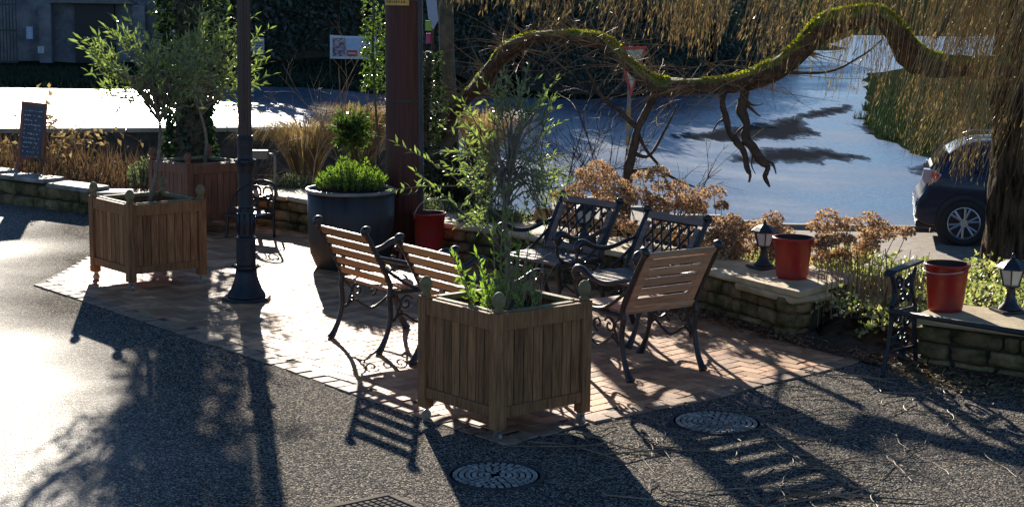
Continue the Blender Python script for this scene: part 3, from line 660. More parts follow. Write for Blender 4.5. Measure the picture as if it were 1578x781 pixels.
# ------------------------------------------------------------------ planters
def planter(label, c, rz, W_, H_, m, rimm, group='timber box planters', soilm=M_SOIL):
    t = thing('planter', label, 'planter', (c[0], c[1], 0), rz, group)
    k = W_ / 2; ps = .066; zb = .075
    fin = [(.030, 0), (.030, .012), (.021, .018), (.021, .026), (.031, .036), (.036, .055), (.035, .078), (.024, .098), (.010, .108), (.002, .110)]
    ztop = H_ - .11
    for sx_, sy_ in ((-1, -1), (1, -1), (1, 1), (-1, 1)):
        b = MB(); b.box((sx_ * (k - ps / 2), sy_ * (k - ps / 2), (zb + ztop) / 2), (ps, ps, ztop - zb), r=U(.2, .8)); po = b.build('post', m, t, bevel=.004)
        b = MB(); b.lathe((sx_ * (k - ps / 2), sy_ * (k - ps / 2), ztop), fin, 16); b.build('finial', rimm if m is M_TEAK and rimm is M_TEAKL else m, po, smooth=True)
        b = MB(); cx_, cy_ = sx_ * (k - ps / 2 - .004), sy_ * (k - ps / 2 - .004); a_ = U(0, 3)
        b.box((cx_, cy_, zb - .004), (.036, .036, .008)); b.box((cx_ + .014 * math.sin(a_), cy_ - .014 * math.cos(a_), zb - .022), (.004, .024, .036), Rz(a_)); b.box((cx_ - .014 * math.sin(a_), cy_ + .014 * math.cos(a_), zb - .022), (.004, .024, .036), Rz(a_))
        d_ = Vector((math.cos(a_ + 1.57), math.sin(a_ + 1.57), 0)) * .010
        b.tube([Vector((cx_, cy_, .030)) - d_, Vector((cx_, cy_, .030)) + d_], .028, 16); b.build('caster', mat('caster_metal', (.30, .28, .26), (.4, .38, .35), rough=.35, metal=.7), po, smooth=False)
    for q in range(4):
        R = Rz(q * math.pi / 2); pw = W_ - 2 * ps
        b = MB(); n_ = 8
        for j in range(n_):
            ww = pw / n_; b.box(R @ Vector((-pw / 2 + (j + .5) * ww, -(k - .030), (.19 + ztop - .10) / 2)), (ww - .006, .016, ztop - .10 - .19 + .01), R, r=random.random())
        pa = b.build('panel', m, t, bevel=.002)
        b = MB(); b.box(R @ Vector((0, -(k - .024), .165)), (pw, .034, .06), R, r=.4); b.build('rail', m, pa, bevel=.003)
        b = MB(); b.box(R @ Vector((0, -(k - .024), ztop - .055)), (pw, .034, .09), R, r=.6); b.build('rail', m, pa, bevel=.003)
        b = MB(); b.box(R @ Vector((0, -(k - .060), ztop - .018)), (W_ - .2, .036, .03), R, r=U(.3, .8)); b.build('rim_board', rimm, t, bevel=.003)
    b = MB(); n_ = 14; q = k - .07
    V = [(-q + 2 * q * i / n_, -q + 2 * q * j / n_, ztop - .075 + .03 * noise.noise(Vector((i * .6, j * .6, c[0])))) for j in range(n_ + 1) for i in range(n_ + 1)]
    b.add(V, [(j * (n_ + 1) + i, j * (n_ + 1) + i + 1, (j + 1) * (n_ + 1) + i + 1, (j + 1) * (n_ + 1) + i) for j in range(n_) for i in range(n_)]); b.build('soil', soilm, t)
    b = MB(); b.box((0, 0, .17), (W_ - .1, W_ - .1, .04)); b.build('floor_board', m, t)
    return ztop - .07
PC = Vector((-.035, 9.10, 0)); PL = Vector((-2.93, 13.34, 0)); PBK = Vector((-3.06, 16.25, 0))
zs = planter('large timber planter in front of the chairs with a lichen covered rim and tall olive', PC, RAD(45 - 3.9), .685, .815, M_TEAK, M_TEAKL)
planter('brown timber planter left of the lamp post on the brick corner', PL, RAD(45 - 5), .685, .80, M_TEAK, M_TEAKL)
planter('reddish timber planter against the wall, partly behind the lamp post', PBK, RAD(45 - 2), .70, .80, M_RED_TEAK, M_TEAKL)

# ------------------------------------------------------------------ foliage builders
def path_to(p0, p1, sag=.15, wob=.05, n=7):
    p0, p1 = Vector(p0), Vector(p1); d = p1 - p0; L_ = d.length; s1 = rdir() * wob * L_
    out = []
    for i in range(n + 1):
        t = i / n; q = p0.lerp(p1, t) + Vector((0, 0, sag * L_ * math.sin(math.pi * t) * .5)) + s1 * math.sin(math.pi * t)
        out.append(q)
    return out
def leaves_on(lb, pts, n, L_, W_, start=.35, spread=.75, r=None, up=.35):
    for i in range(n):
        t = start + (1 - start) * (i + random.random()) / n; f = t * (len(pts) - 1); k = min(int(f), len(pts) - 2)
        p = pts[k].lerp(pts[k + 1], f - k); ax = (pts[k + 1] - pts[k]).normalized()
        d = ax * U(.3, .9) + rdir() * spread + Vector((0, 0, up * .3))
        lb.leaf(p, d, L_ * U(.65, 1.15), W_ * U(.75, 1.2), r)
    lb.leaf(pts[-1], pts[-1] - pts[-2], L_, W_, r)
def olive(label, base, trunk_pts, crown_c, crown_r, n, extra=(), leafL=.055, leafW=.012, seed=1, nl=20, m=M_OLIVE, tr=.018):
    random.seed(seed); base = Vector(base)
    t = thing('olive_tree', label, 'olive tree', base)
    tb = MB(); T = smooth([Vector(p) - base for p in trunk_pts], 4); rr = [tr * (1 - .5 * i / (len(T) - 1)) for i in range(len(T))]
    tb.tube(T, rr, 8); wb = MB(); lb = MB()
    cc = Vector(crown_c) - base
    for i in range(n):
        d = rdir(-.9, 1); q = U(.45, 1.0) ** .6
        e = cc + Vector((d.x * crown_r[0] * q, d.y * crown_r[1] * q, d.z * crown_r[2] * q))
        k = random.choice([len(T) - 1, len(T) - 1, len(T) - 2, len(T) - 3, len(T) - 4]); s = T[k]
        if e.z < s.z - .1: s = T[k] + Vector((0, 0, .05))
        mid = s.lerp(e, .5) + Vector((0, 0, .08)) + rdir() * .05
        P = smooth([s, mid, e, e + (e - mid).normalized() * U(.03, .10) + Vector((0, 0, U(-.02, .08)))], 4)
        wb.tube(P, [.0055 * (1 - .8 * j / (len(P) - 1)) + .0008 for j in range(len(P))], 4, cap=False)
        leaves_on(lb, P, nl, leafL, leafW, .42)
        for _ in range(2):
            s2 = P[random.randrange(5, len(P) - 2)]; P2 = path_to(s2, s2 + (rdir(-.4, 1) + (e - s).normalized()) * U(.06, .14), n=4)
            wb.tube(P2, .0012, 3, cap=False); leaves_on(lb, P2, nl // 2, leafL, leafW, .1)
    for a_, b_ in extra:
        P = path_to(Vector(a_) - base, Vector(b_) - base, .12, .04, 8); wb.tube(P, [.005 - .0035 * j / 8 for j in range(9)], 4, cap=False); leaves_on(lb, P, nl + 6, leafL * 1.15, leafW * 1.2, .55)
    tb.build('trunk', M_OLBARK, t, smooth=True); wb.build('branch', M_OLBARK, t, smooth=True); lb.build('crown', m, t)
    return t
# centre olive
b0 = Vector((PC.x + .02, PC.y + .03, zs))
tp = [b0, D(783, 400, 9.2), D(778, 340, 9.2), D(785, 270, 9.22)]
ex = [(tp[2], D(612, 222, 9.1)), (D(785, 300, 9.2), D(608, 292, 9.2)), (tp[3], D(772, 122, 9.2)), (tp[3], D(700, 175, 9.0)), (tp[3], D(838, 150, 9.4)), (tp[3], D(865, 190, 9.4)), (D(783, 400, 9.2), D(725, 320, 9.0)), (D(783, 400, 9.2), D(640, 265, 9.0)), (tp[3], D(690, 235, 9.1)), (tp[3], D(730, 205, 9.3))]
olive('tall olive with spreading silvery green crown in the large front planter', b0, tp, D(786, 255, 9.2), (.25, .24, .40), 56, ex, seed=3, nl=11, leafL=.050, leafW=.014)
# shoots from the base
random.seed(11)
wd = thing('weedy_plant', 'bright green leafy weeds and dry stems filling the front planter', 'plants', (PC.x, PC.y, zs))
lb = MB(); wb = MB()
o_ = Vector((PC.x, PC.y, zs))
for i in range(26):
    a_ = Vector((U(-.2, .2), U(-.2, .2), 0)); h_ = U(.06, .22)
    P = path_to(a_, a_ + Vector((U(-.08, .08), U(-.08, .08), h_)), 0, .1, 4); wb.tube(P, .002, 3, cap=False); leaves_on(lb, P, 13, .045, .016, .0)
for px, py in ((700, 395), (712, 415), (735, 392), (760, 350), (790, 345), (800, 375), (775, 330), (815, 365), (745, 420)):
    e = D(px, py, 9.15) - o_; P = path_to(Vector((e.x * .6, e.y * .6, -.02)), e, 0, .05, 6); wb.tube(P, .0028, 4, cap=False); leaves_on(lb, P, 16, .06, .017, .3)
wb.build('stem', M_TWIG, wd); lb.build('leaves', M_OLIVEY, wd)
wb = MB()
for i in range(26):
    a_ = Vector((U(.0, .22), U(-.1, .2), 0)); P = path_to(a_, a_ + Vector((U(-.05, .12), U(-.1, .1), U(.15, .38))), 0, .1, 5); wb.tube(P, .0018, 3, cap=False)
    for _ in range(3): q = P[random.randrange(2, 6)]; wb.tube([q, q + rdir(0, 1) * U(.03, .07)], .0012, 3, cap=False)
wb.build('dry_stem', M_TWIG, wd)
# left olive
b1 = Vector((PL.x + .02, PL.y, zs))
tp = [b1, D(243, 250, 13.3), D(247, 200, 13.3), D(243, 170, 13.32)]
ex = [(D(243, 170, 13.3), D(122, 70, 13.2)), (D(245, 185, 13.3), D(150, 55, 13.3)), (tp[3], D(198, 22, 13.3)), (tp[3], D(165, 45, 13.2)), (tp[3], D(230, 60, 13.3)), (tp[3], D(185, 150, 13.1)), (tp[3], D(170, 110, 13.3)), (tp[3], D(300, 60, 13.4)), (tp[3], D(150, 95, 13.4)), (tp[3], D(320, 120, 13.4))]
olive('olive tree with arching shoots in the brown planter left of the lamp post', b1, tp, D(225, 118, 13.3), (.42, .33, .36), 50, ex, seed=5, nl=9, leafL=.085, leafW=.020)
b2 = Vector((PBK.x + .06, PBK.y, zs))
tp = [b2, D(318, 215, 16.2), D(312, 185, 16.2), D(305, 165, 16.2)]
ex = [(tp[3], D(350, 20, 16.2)), (tp[3], D(395, 60, 16.2)), (tp[3], D(412, 98, 16.2)), (tp[3], D(310, 35, 16.2)), (tp[3], D(370, 90, 16.2)), (tp[3], D(372, 140, 16.2))]
olive('taller olive tree in the reddish planter behind the lamp post', b2, tp, D(335, 105, 16.2), (.40, .33, .48), 50, ex, seed=9, nl=10, leafL=.085, leafW=.020)

# ------------------------------------------------------------------ chairs
def spiral(c, r0, turns, a0, n=14, s=1):
    return [(c[0] + s * (r0 * (1 - i / n * .8)) * math.cos(a0 + turns * 6.283 * i / n), c[1] + (r0 * (1 - i / n * .8)) * math.sin(a0 + turns * 6.283 * i / n)) for i in range(n + 1)]
UP = [(-.015, .36), (-.005, .44), (-.06, .56), (-.125, .68), (-.175, .765), (-.192, .79)]
def upy(z):
    for (a, b_), (c, d) in zip(UP, UP[1:]):
        if z <= d: return a + (c - a) * (z - b_) / (d - b_)
    return UP[-1][0]
def chair(label, foot_l, rz, W_, kind, wood, group):
    """origin = rear left foot seen from behind, +x to the other rear foot, +y the way the chair faces"""
    t = thing('garden_chair', label, 'garden chair', (foot_l[0], foot_l[1], .012), rz, group)
    for sx_ in (0, W_):
        Q = lambda pts: [(sx_, p[0], p[1]) for p in pts]
        b = MB()
        P = smooth(Q(UP + [(-.207, .805), (-.197, .825), (-.17, .822)]), 4); b.tube(P, smooths([.018] * 5 + [.019, .024, .026, .022], 4), 8)
        b.tube(Q([(-.01, .395), (.2, .39), (.45, .40)]), .014, 8)
        b.tube(smooth(Q([(.01, .20), (.09, .245), (.16, .205), (.235, .175), (.31, .205), (.38, .245), (.445, .20)]), 4), .010, 6)
        for c_, r_, tr, a_, s_ in (((.12, .315), .055, 1.3, .5, 1), ((.34, .315), .055, 1.3, .5, -1), ((.235, .31), .048, 1.2, -1.57, 1), ((.075, .26), .028, 1.1, 1.5, 1), ((.39, .26), .028, 1.1, 1.5, -1)):
            b.tube(Q(spiral(c_, r_, tr, a_, 14, s_)), .0075, 5)
        b.tube(smooth(Q([(.02, .38), (.07, .33), (.055, .27), (.03, .2)]), 3), .008, 5); b.tube(smooth(Q([(.44, .38), (.39, .33), (.41, .27), (.44, .2)]), 3), .008, 5)
        b.build('side_frame', M_IRON, t, smooth=True)
        b = MB(); b.tube(smooth(Q([(-.10, 0), (-.075, .03), (-.03, .12), (-.002, .24), (-.012, .37)]), 4), smooths([.030, .022, .017, .017, .018], 4), 8); b.build('leg', M_IRON, t, smooth=True)
        b = MB(); b.tube(smooth(Q([(.53, 0), (.505, .03), (.46, .12), (.435, .24), (.455, .34), (.46, .41)]), 4), smooths([.030, .022, .016, .016, .018, .018], 4), 8); b.build('leg', M_IRON, t, smooth=True)
        b = MB(); b.tube(smooth(Q([(-.11, .64), (.02, .605), (.16, .575), (.30, .585), (.40, .625), (.455, .625), (.475, .59), (.45, .565), (.425, .585)]), 4), smooths([.012, .015, .017, .018, .024, .028, .024, .016, .010], 4), 8)
        b.tube(smooth(Q([(.45, .60), (.475, .53), (.44, .45), (.34, .405), (.2, .41), (.08, .47), (-.05, .56)]), 4), .012, 6)
        b.tube(Q(spiral((.40, .50), .03, 1.2, 0, 12, 1)), .007, 5); b.build('armrest', M_IRON, t, smooth=True)
    b = MB()
    for j in range(6): b.box((W_ / 2, .035 + j * .078, .418 - (.004 * abs(j - 2.5))), (W_ - .03, .062, .022), r=random.random())
    b.build('seat', wood, t, bevel=.005)
    def on_back(z, off=0):  # centre of the back plane at height z
        return Vector((W_ / 2, upy(z) + off, z))
    ang = math.atan2(-UP[4][0] + UP[1][0], UP[4][1] - UP[1][1]); RB = Matrix.Rotation(ang, 3, 'X')
    if kind == 'slat':
        b = MB()
        for j in range(5): 
            z = .475 + j * .071; b.box(on_back(z), (W_ - .03, .018, .054), RB, r=random.random())
        b.build('backrest', wood, t, bevel=.004)
        b = MB()
        for x in (.018, W_ - .018):
            for j in range(5): q = on_back(.475 + j * .071, -.016); b.tube([(x + .015, q.y, q.z), (x + .015, q.y - .006, q.z)], .006, 6)
        b.build('bolt', M_IRON, t)
    elif kind == 'panel':
        b = MB()
        for j in range(5):
            z = .475 + j * .066; b.box(on_back(z), (W_ - .16, .016, .052), RB, r=random.random())
        bo = b.build('backrest', wood, t, bevel=.004)
        b = MB()
        for x in (.055, W_ - .055): b.box((x, upy(.61), .612), (.062, .024, .37), RB, r=.6)
        b.box(on_back(.79), (W_ - .05, .024, .035), RB, r=.7); b.box(on_back(.432, .01), (W_ - .03, .03, .03), RB, r=.9); b.build('frame', wood, bo, bevel=.004)
    else:
        b = MB()
        for x in (.05, W_ - .05): b.box((x, upy(.61), .612), (.045, .024, .30), RB, r=.6)
        b.box(on_back(.785), (W_ - .045, .026, .05), RB, r=.5); b.box(on_back(.452), (W_ - .045, .026, .055), RB, r=.3)
        bo = b.build('backrest', wood, t, bevel=.004)
        b = MB(); x0, x1 = .074, W_ - .074; z0_, z1_ = .482, .758; st_ = (x1 - x0) / 5
        def seg(xa, za, xb, zb_):
            b.tube([(xa, upy(za), za), ((xa + xb) / 2, upy((za + zb_) / 2), (za + zb_) / 2), (xb, upy(zb_), zb_)], .0075, 5)
        for k in range(-5, 10):
            for s_ in (1, -1):
                xa = x0 + k * st_ * .5 * 2 if s_ > 0 else x1 - k * st_; sl = s_ * (st_ * 2.0) / (z1_ - z0_)
                xb = xa + sl * (z1_ - z0_); za, zb2 = z0_, z1_
                lo, hi = (xa, xb) if xa < xb else (xb, xa)
                if hi <= x0 or lo >= x1: continue
                if xa < x0: za = z0_ + (x0 - xa) / sl; xa = x0
                if xa > x1: za = z0_ + (x1 - xa) / sl; xa = x1
                if xb > x1: zb2 = za + (x1 - xa) / sl; xb = x1
                if xb < x0: zb2 = za + (x0 - xa) / sl; xb = x0
                if abs(zb2 - za) > .01: seg(xa, za, xb, zb2)
        for i in range(5):
            for j in range(3):
                q = (x0 + (i + .5) * st_, z0_ + (j + .5) * (z1_ - z0_) / 3); b.tube([(q[0], upy(q[1]) - .010, q[1]), (q[0], upy(q[1]) + .010, q[1])], .016, 8)
        for k in range(12):
            a_ = k * math.pi / 6; 
        b.tube([(x0, upy(z0_), z0_), (x1, upy(z0_), z0_)], .006, 5); b.tube([(x0, upy(z1_), z1_), (x1, upy(z1_), z1_)], .006, 5)
        b.build('lattice', M_IRONB, bo)
    return t
def place_chair(label, A, B_, kind, wood, group, fwd=.1):
    """A, B_ = ground points of the left and right rear feet seen from behind"""
    A = Vector(A); B_ = Vector(B_); d = B_ - A; rz = math.atan2(d.y, d.x); f = Vector((-math.sin(rz), math.cos(rz)))
    o = Vector((A.x, A.y)) + f * fwd
    return chair(label, o, rz, .60, kind, wood, group)
random.seed(21)
GR = 'iron and timber garden chairs on the patio'
# chairs 1, 2 are seen from behind: facing direction is to the left of the A->B vector, so give the rear feet in that order
def feet(px1, px2): a, b_ = G(*px1), G(*px2); return (a.x, a.y), (b_.x, b_.y)
A, B_ = feet((515, 523), (590, 548)); place_chair('left slatted chair with orange lit slats, nearest the lamp post', B_, A, 'slat', M_SLAT, GR, fwd=-.1) if False else None
def chair_at(label, left_foot, ang_face, kind, wood):
    """left_foot: ground position of the rear foot on the camera's left; ang_face: heading the sitter faces (radians from +x)"""
    return None
def put(label, centre_rear, face, kind, wood):
    f = Vector((math.cos(face), math.sin(face))); r = Vector((f.y, -f.x))   # +x of the chair = sitter's right
    o = Vector(centre_rear[:2]) - r * .30 + f * .10
    return chair(label, o, math.atan2(r.y, r.x), .60, kind, wood, GR)
def mid(a, b_): return ((a[0] + b_[0]) / 2, (a[1] + b_[1]) / 2)
put('slatted chair with orange lit slats seen from behind, the one nearer the lamp post', mid((-1.235, 11.223), (-.865, 10.739)), math.atan2(.607, .794), 'slat', M_SLAT)
put('slatted chair with orange lit slats partly hidden behind the large front planter', mid((-.63, 10.469), (-.27, 9.98)), math.atan2(.607, .794), 'slat', M_SLAT)
put('chair with a framed slatted back turned to the camera, right of the front planter', (.985, 10.235), math.atan2(.809, -.588), 'panel', M_SLATG)
# lattice chairs face the camera; their tops lean back
def top_mid(a, b_): return mid(a, b_)
f3 = Vector((-.60, -.80)); f3.normalize()
c3 = Vector(mid((.339, 12.87), (.846, 12.349))); d3 = Vector((.507, -.521)).normalized(); f3 = Vector((d3.y, -d3.x)); 
put('lattice backed chair facing the camera, the one nearer the front planter', (c3 + f3 * .20 - f3 * .10), math.atan2(f3.y, f3.x), 'lattice', M_SLATD)
c4 = Vector(mid((.929, 12.05), (1.40, 11.42))); d4 = Vector((.50, -.62)).normalized(); f4 = Vector((d4.y, -d4.x))
put('lattice backed chair facing the camera, the one nearer the lantern', (c4 + f4 * .20 - f4 * .10), math.atan2(f4.y, f4.x), 'lattice', M_SLATD)

# small iron stand by the lamp
ip = Vector((D(405, 345, 16.0).x, 15.9, 0))
t = thing('iron_chair', 'small black openwork cast iron seat half hidden behind the lamp post', 'iron chair', ip, RAD(-35))
b = MB()
b.tube(smooth([(-.16, 0, 0), (-.15, 0, .25), (-.16, .02, .45), (-.08, .03, .52), (.10, .03, .52), (.17, .02, .45), (.16, 0, .25), (.17, 0, 0)], 4), .014, 6)
for c_, r_ in (((-.08, .42), .06), ((.07, .42), .06), ((0, .30), .07), ((-.11, .30), .04), ((.11, .30), .04)): b.tube([(c_[0] + r_ * math.cos(k * .5236), .02, c_[1] + r_ * math.sin(k * .5236)) for k in range(13)], .009, 5)
b.build('openwork_back', M_IRON, t, smooth=True)
b = MB(); b.box((0, -.16, .22), (.34, .32, .025)); b.build('seat', M_IRON, t, bevel=.006)
for x in (-.14, .14): b = MB(); b.tube([(x, -.30, .22), (x * 1.1, -.32, 0)], .014, 6); b.build('leg', M_IRON, t)
for x in (-.155, .155): b = MB(); b.tube([(x, .0, .42), (x, -.2, .40), (x, -.29, .23)], .010, 6); b.build('armrest', M_IRON, t)

# ------------------------------------------------------------------ bench frame at the right
bf_ = Vector((-.66, -.75)); bw = Vector((.75, -.66))
t = thing('bench_frame', 'black iron bench end with a single front rail in front of the right wall', 'bench frame', (2.40, 10.40, 0), math.atan2(bw.y, bw.x))
b = MB(); Q = lambda pts: [(0, -p[0], p[1]) for p in pts]    # p[0] = towards the front
b.tube(smooth(Q([(.10, 0), (.07, .05), (.02, .2), (.0, .34), (.01, .44)]), 4), smooths([.022, .017, .015, .016, .018], 4), 8); b.build('leg', M_IRONB, t, smooth=True)
b = MB(); b.tube(smooth(Q([(-.36, 0), (-.34, .1), (-.31, .25), (-.30, .42)]), 4), .016, 8); b.build('leg', M_IRONB, t, smooth=True)
b = MB()
b.tube(smooth(Q([(.01, .44), (-.03, .52), (.0, .60), (.03, .66)]), 4), .016, 8); b.tube(smooth(Q([(-.30, .42), (-.24, .54), (-.28, .66)]), 4), .014, 8)
for c_, r_, a_ in (((-.08, .58), .05, 0), ((-.19, .58), .05, 2), ((-.13, .49), .045, 1), ((-.05, .47), .03, 3), ((-.22, .47), .03, 0), ((-.08, .36), .06, 0), ((-.20, .34), .06, 2), ((-.12, .24), .05, 1), ((-.2, .2), .04, 1), ((-.07, .2), .04, 1), ((-.15, .11), .05, 2)): b.tube(Q(spiral(c_, r_, 1.25, a_, 14)), .011, 6)
b.tube(Q([(.02, .40), (-.32, .40)]), .013, 6); b.tube(Q([(.03, .15), (-.34, .14)]), .010, 6)
b.build('scrollwork', M_IRONB, t, smooth=True)
b = MB(); V = []
for (y_, z_, hw_) in ((.07, .655, .032), (.03, .678, .036), (-.12, .69, .034), (-.26, .70, .032), (-.34, .705, .03)): V += [(-hw_, -y_, z_), (hw_, -y_, z_), (hw_, -y_, z_ - .016), (-hw_, -y_, z_ - .016)]
b.add(V, [(4 * i + k, 4 * i + (k + 1) % 4, 4 * i + 4 + (k + 1) % 4, 4 * i + 4 + k) for i in range(4) for k in range(4)] + [(3, 2, 1, 0), (16, 17, 18, 19)]); b.build('armrest', M_IRONB, t, bevel=.004)
b = MB(); b.tube([(0, -.02, .415), (.6, -.02, .41), (1.5, -.02, .405)], .017, 10); b.build('front_rail', M_IRON, t, smooth=True)
b = MB(); b.tube([(1.5, -.02, .42), (1.5, -.10, 0)], .016, 8); b.build('leg', M_IRONB, t)

# ------------------------------------------------------------------ buckets, lanterns
def bucket(label, p, R_=.145, H_=.29, handle=0):
    t = thing('bucket', label, 'bucket', p, U(0, 1), 'red buckets')
    b = MB(); b.lathe((0, 0, 0), [(.001, .001), (R_ * .74, 0), (R_ * .77, .004), (R_ * .80, .03), (R_ * .82, .05), (R_ * .97, H_ - .02), (R_ * 1.04, H_ - .018), (R_ * 1.06, H_ - .004), (R_ * 1.02, H_), (R_ * .95, H_ - .002)], 48, closed=False); b.build('body', M_BUCKET, t, smooth=True)
    b = MB(); b.lathe((0, 0, 0), [(R_ * .95, H_ + .001), (R_ * .93, H_ - .02), (R_ * .78, .03), (.001, .028)], 40, closed=False); b.build('inside', M_BUCKIN, t, smooth=True)
    for s in (-1, 1): b = MB(); b.box((s * R_ * 1.04, 0, H_ - .03), (.02, .035, .03)); b.build('handle_lug', M_BUCKET, t, bevel=.004)
    b = MB(); hz = {'up': 1.35, 'down': -.15, 'side': .35}[handle or 'down']
    b.tube([(R_ * 1.07 * math.cos(k * math.pi / 14), -R_ * 1.1 * math.sin(k * math.pi / 14) * math.cos(hz), H_ - .03 + R_ * 1.1 * math.sin(k * math.pi / 14) * math.sin(hz)) for k in range(15)], .0035, 6); ho = b.build('handle', mat('white_wire', (.5, .48, .46), (.6, .58, .55), rough=.3, metal=.4), t, smooth=True)
    return t
random.seed(5)
o = bucket('red bucket with its handle up, standing on a block between tub and front olive', Vector((D(661, 360, 14.3).x, 14.3, .10)), .142, .37, 'up')
t = thing('stone_block', 'small stone block under the red bucket between tub and olive', 'stone block', Vector((D(661, 360, 14.3).x, 14.3, 0)))
b = MB(); stone(b, (0, 0, .05), (.34, .30, .10), Rz(.5), pw=9, amp=.04); b.build('stone', M_STONE, t, smooth=True)
o = bucket('red bucket on the pier end of the wall beside the lantern', G(1220, 428, .35), .142, .30, 'down'); o.rotation_euler.z = 2.6
o = bucket('red bucket with a white wire handle on the wall behind the bench frame', G(1456, 477, .345), .142, .31, 'down'); o.rotation_euler.z = -.9
M_GLASS = mat('frosted_pane', (.62, .60, .52), (.74, .72, .64), scale=6, rough=.25, spec=.6)
def lantern(label, p, s=1.0, rz=.4):
    t = thing('pedestal_lantern', label, 'lantern', p, rz, 'black pedestal lanterns on the walls')
    b = MB(); b.box((0, 0, .009 * s), (.20 * s, .20 * s, .018 * s)); b.build('base_plate', M_IRON, t, bevel=.003)
    b = MB(); b.lathe((0, 0, 0), [(.075 * s, .018 * s), (.07 * s, .03 * s), (.045 * s, .06 * s), (.030 * s, .10 * s), (.026 * s, .15 * s), (.036 * s, .165 * s), (.05 * s, .172 * s)], 24); b.build('pedestal', M_IRON, t, smooth=True)
    b = MB(); 
    for k in range(6):
        a_ = k * math.pi / 3; c1, s1 = math.cos(a_), math.sin(a_); b.tube([(.055 * s * c1, .055 * s * s1, .172 * s), (.086 * s * c1, .086 * s * s1, .285 * s)], .005 * s, 5)
    b.lathe((0, 0, 0), [(.058 * s, .168 * s), (.060 * s, .178 * s)], 6); b.build('cage', M_IRON, t)
    b = MB(); V = []
    for k in range(6):
        a_ = k * math.pi / 3; V += [(.051 * s * math.cos(a_), .051 * s * math.sin(a_), .178 * s), (.080 * s * math.cos(a_), .080 * s * math.sin(a_), .283 * s)]
    b.add(V, [(2 * k, (2 * k + 2) % 12, (2 * k + 3) % 12, 2 * k + 1) for k in range(6)]); b.build('glass', M_GLASS, t)
    b = MB(); b.lathe((0, 0, 0), [(.10 * s, .282 * s), (.112 * s, .288 * s), (.105 * s, .298 * s), (.07 * s, .325 * s), (.035 * s, .345 * s), (.015 * s, .35 * s)], 6)
    b.build('roof', M_IRON, t, bevel=.002)
    b = MB(); b.lathe((0, 0, 0), [(.012 * s, .348 * s), (.018 * s, .358 * s), (.010 * s, .368 * s), (.012 * s, .376 * s), (.003 * s, .388 * s)], 10); b.build('finial', M_IRON, t, smooth=True)
lantern('black pedestal lantern on the wall beside a red bucket', G(1176, 412, .35), .94, .5)
lantern('black pedestal lantern at the right edge in front of the willow trunk', G(1556, 480, .345), 1.0, .2)
lantern('black lantern whose roof just shows over a lattice backed chair', Vector((D(902, 300, 13.5).x, 13.5, .35)), .95, .3)

# ------------------------------------------------------------------ zinc tub with conifer
tc_ = Vector((D(541, 412, 14.2).x, 14.2, 0))
t = thing('zinc_tub', 'big dark round zinc tub with a sunlit pale rolled rim behind the orange slatted chairs', 'tub', tc_)
b = MB(); b.lathe((0, 0, 0), [(.001, .001), (.27, 0), (.30, .02), (.345, .12), (.365, .25), (.37, .40), (.372, .66), (.355, .66), (.35, .60)], 64, closed=False); b.build('body', M_ZINC, t, smooth=True)
b = MB(); b.tube([(.375 * math.cos(k * 6.28318 / 64), .375 * math.sin(k * 6.28318 / 64), .665) for k in range(65)], .017, 8); b.build('rim', M_RIM, t, smooth=True)
b = MB(); b.lathe((0, 0, 0), [(.352, .615), (.001, .61)], 32, closed=False); b.build('soil', M_SOIL, t)
def tuft_bush(name, label, cat, c, rx_, ry_, rz_, n, L_, W_, m, wood=M_DTWIG, seed=1, group=None, upb=1.0, nl=9, flat=0):
    random.seed(seed); t = thing(name, label, cat, c, 0, group); lb = MB(); wb = MB()
    for i in range(n):
        a_ = U(0, 6.283); q = math.sqrt(random.random()); x, y = rx_ * q * math.cos(a_), ry_ * q * math.sin(a_)
        h_ = rz_ * (math.sqrt(max(.05, 1 - q * q * .8))) * U(.7, 1.08) * (1 + .5 * noise.noise(Vector((x * 7, y * 7, seed))))
        P = path_to((x * .7, y * .7, 0), (x, y, h_), 0, .06, 4)
        if wood: wb.tube(P, .0022, 3, cap=False)
        for k in range(nl):
            f = U(.35, 1) * 3.99; kk = int(f); p = P[kk].lerp(P[kk + 1], f - kk)
            lb.leaf(p, Vector((0, 0, upb)) + rdir() * .8, L_ * U(.6, 1.2), W_ * U(.7, 1.2))
    if wood: wb.build('stem', wood, t)
    lb.build('leaves', m, t); return t
tuft_bush('dwarf_conifer', 'bright green dwarf conifer filling the zinc tub', 'shrub', tc_ + Vector((.0, 0, .64)), .31, .31, .25, 420, .035, .010, M_BOX, seed=2, nl=14)

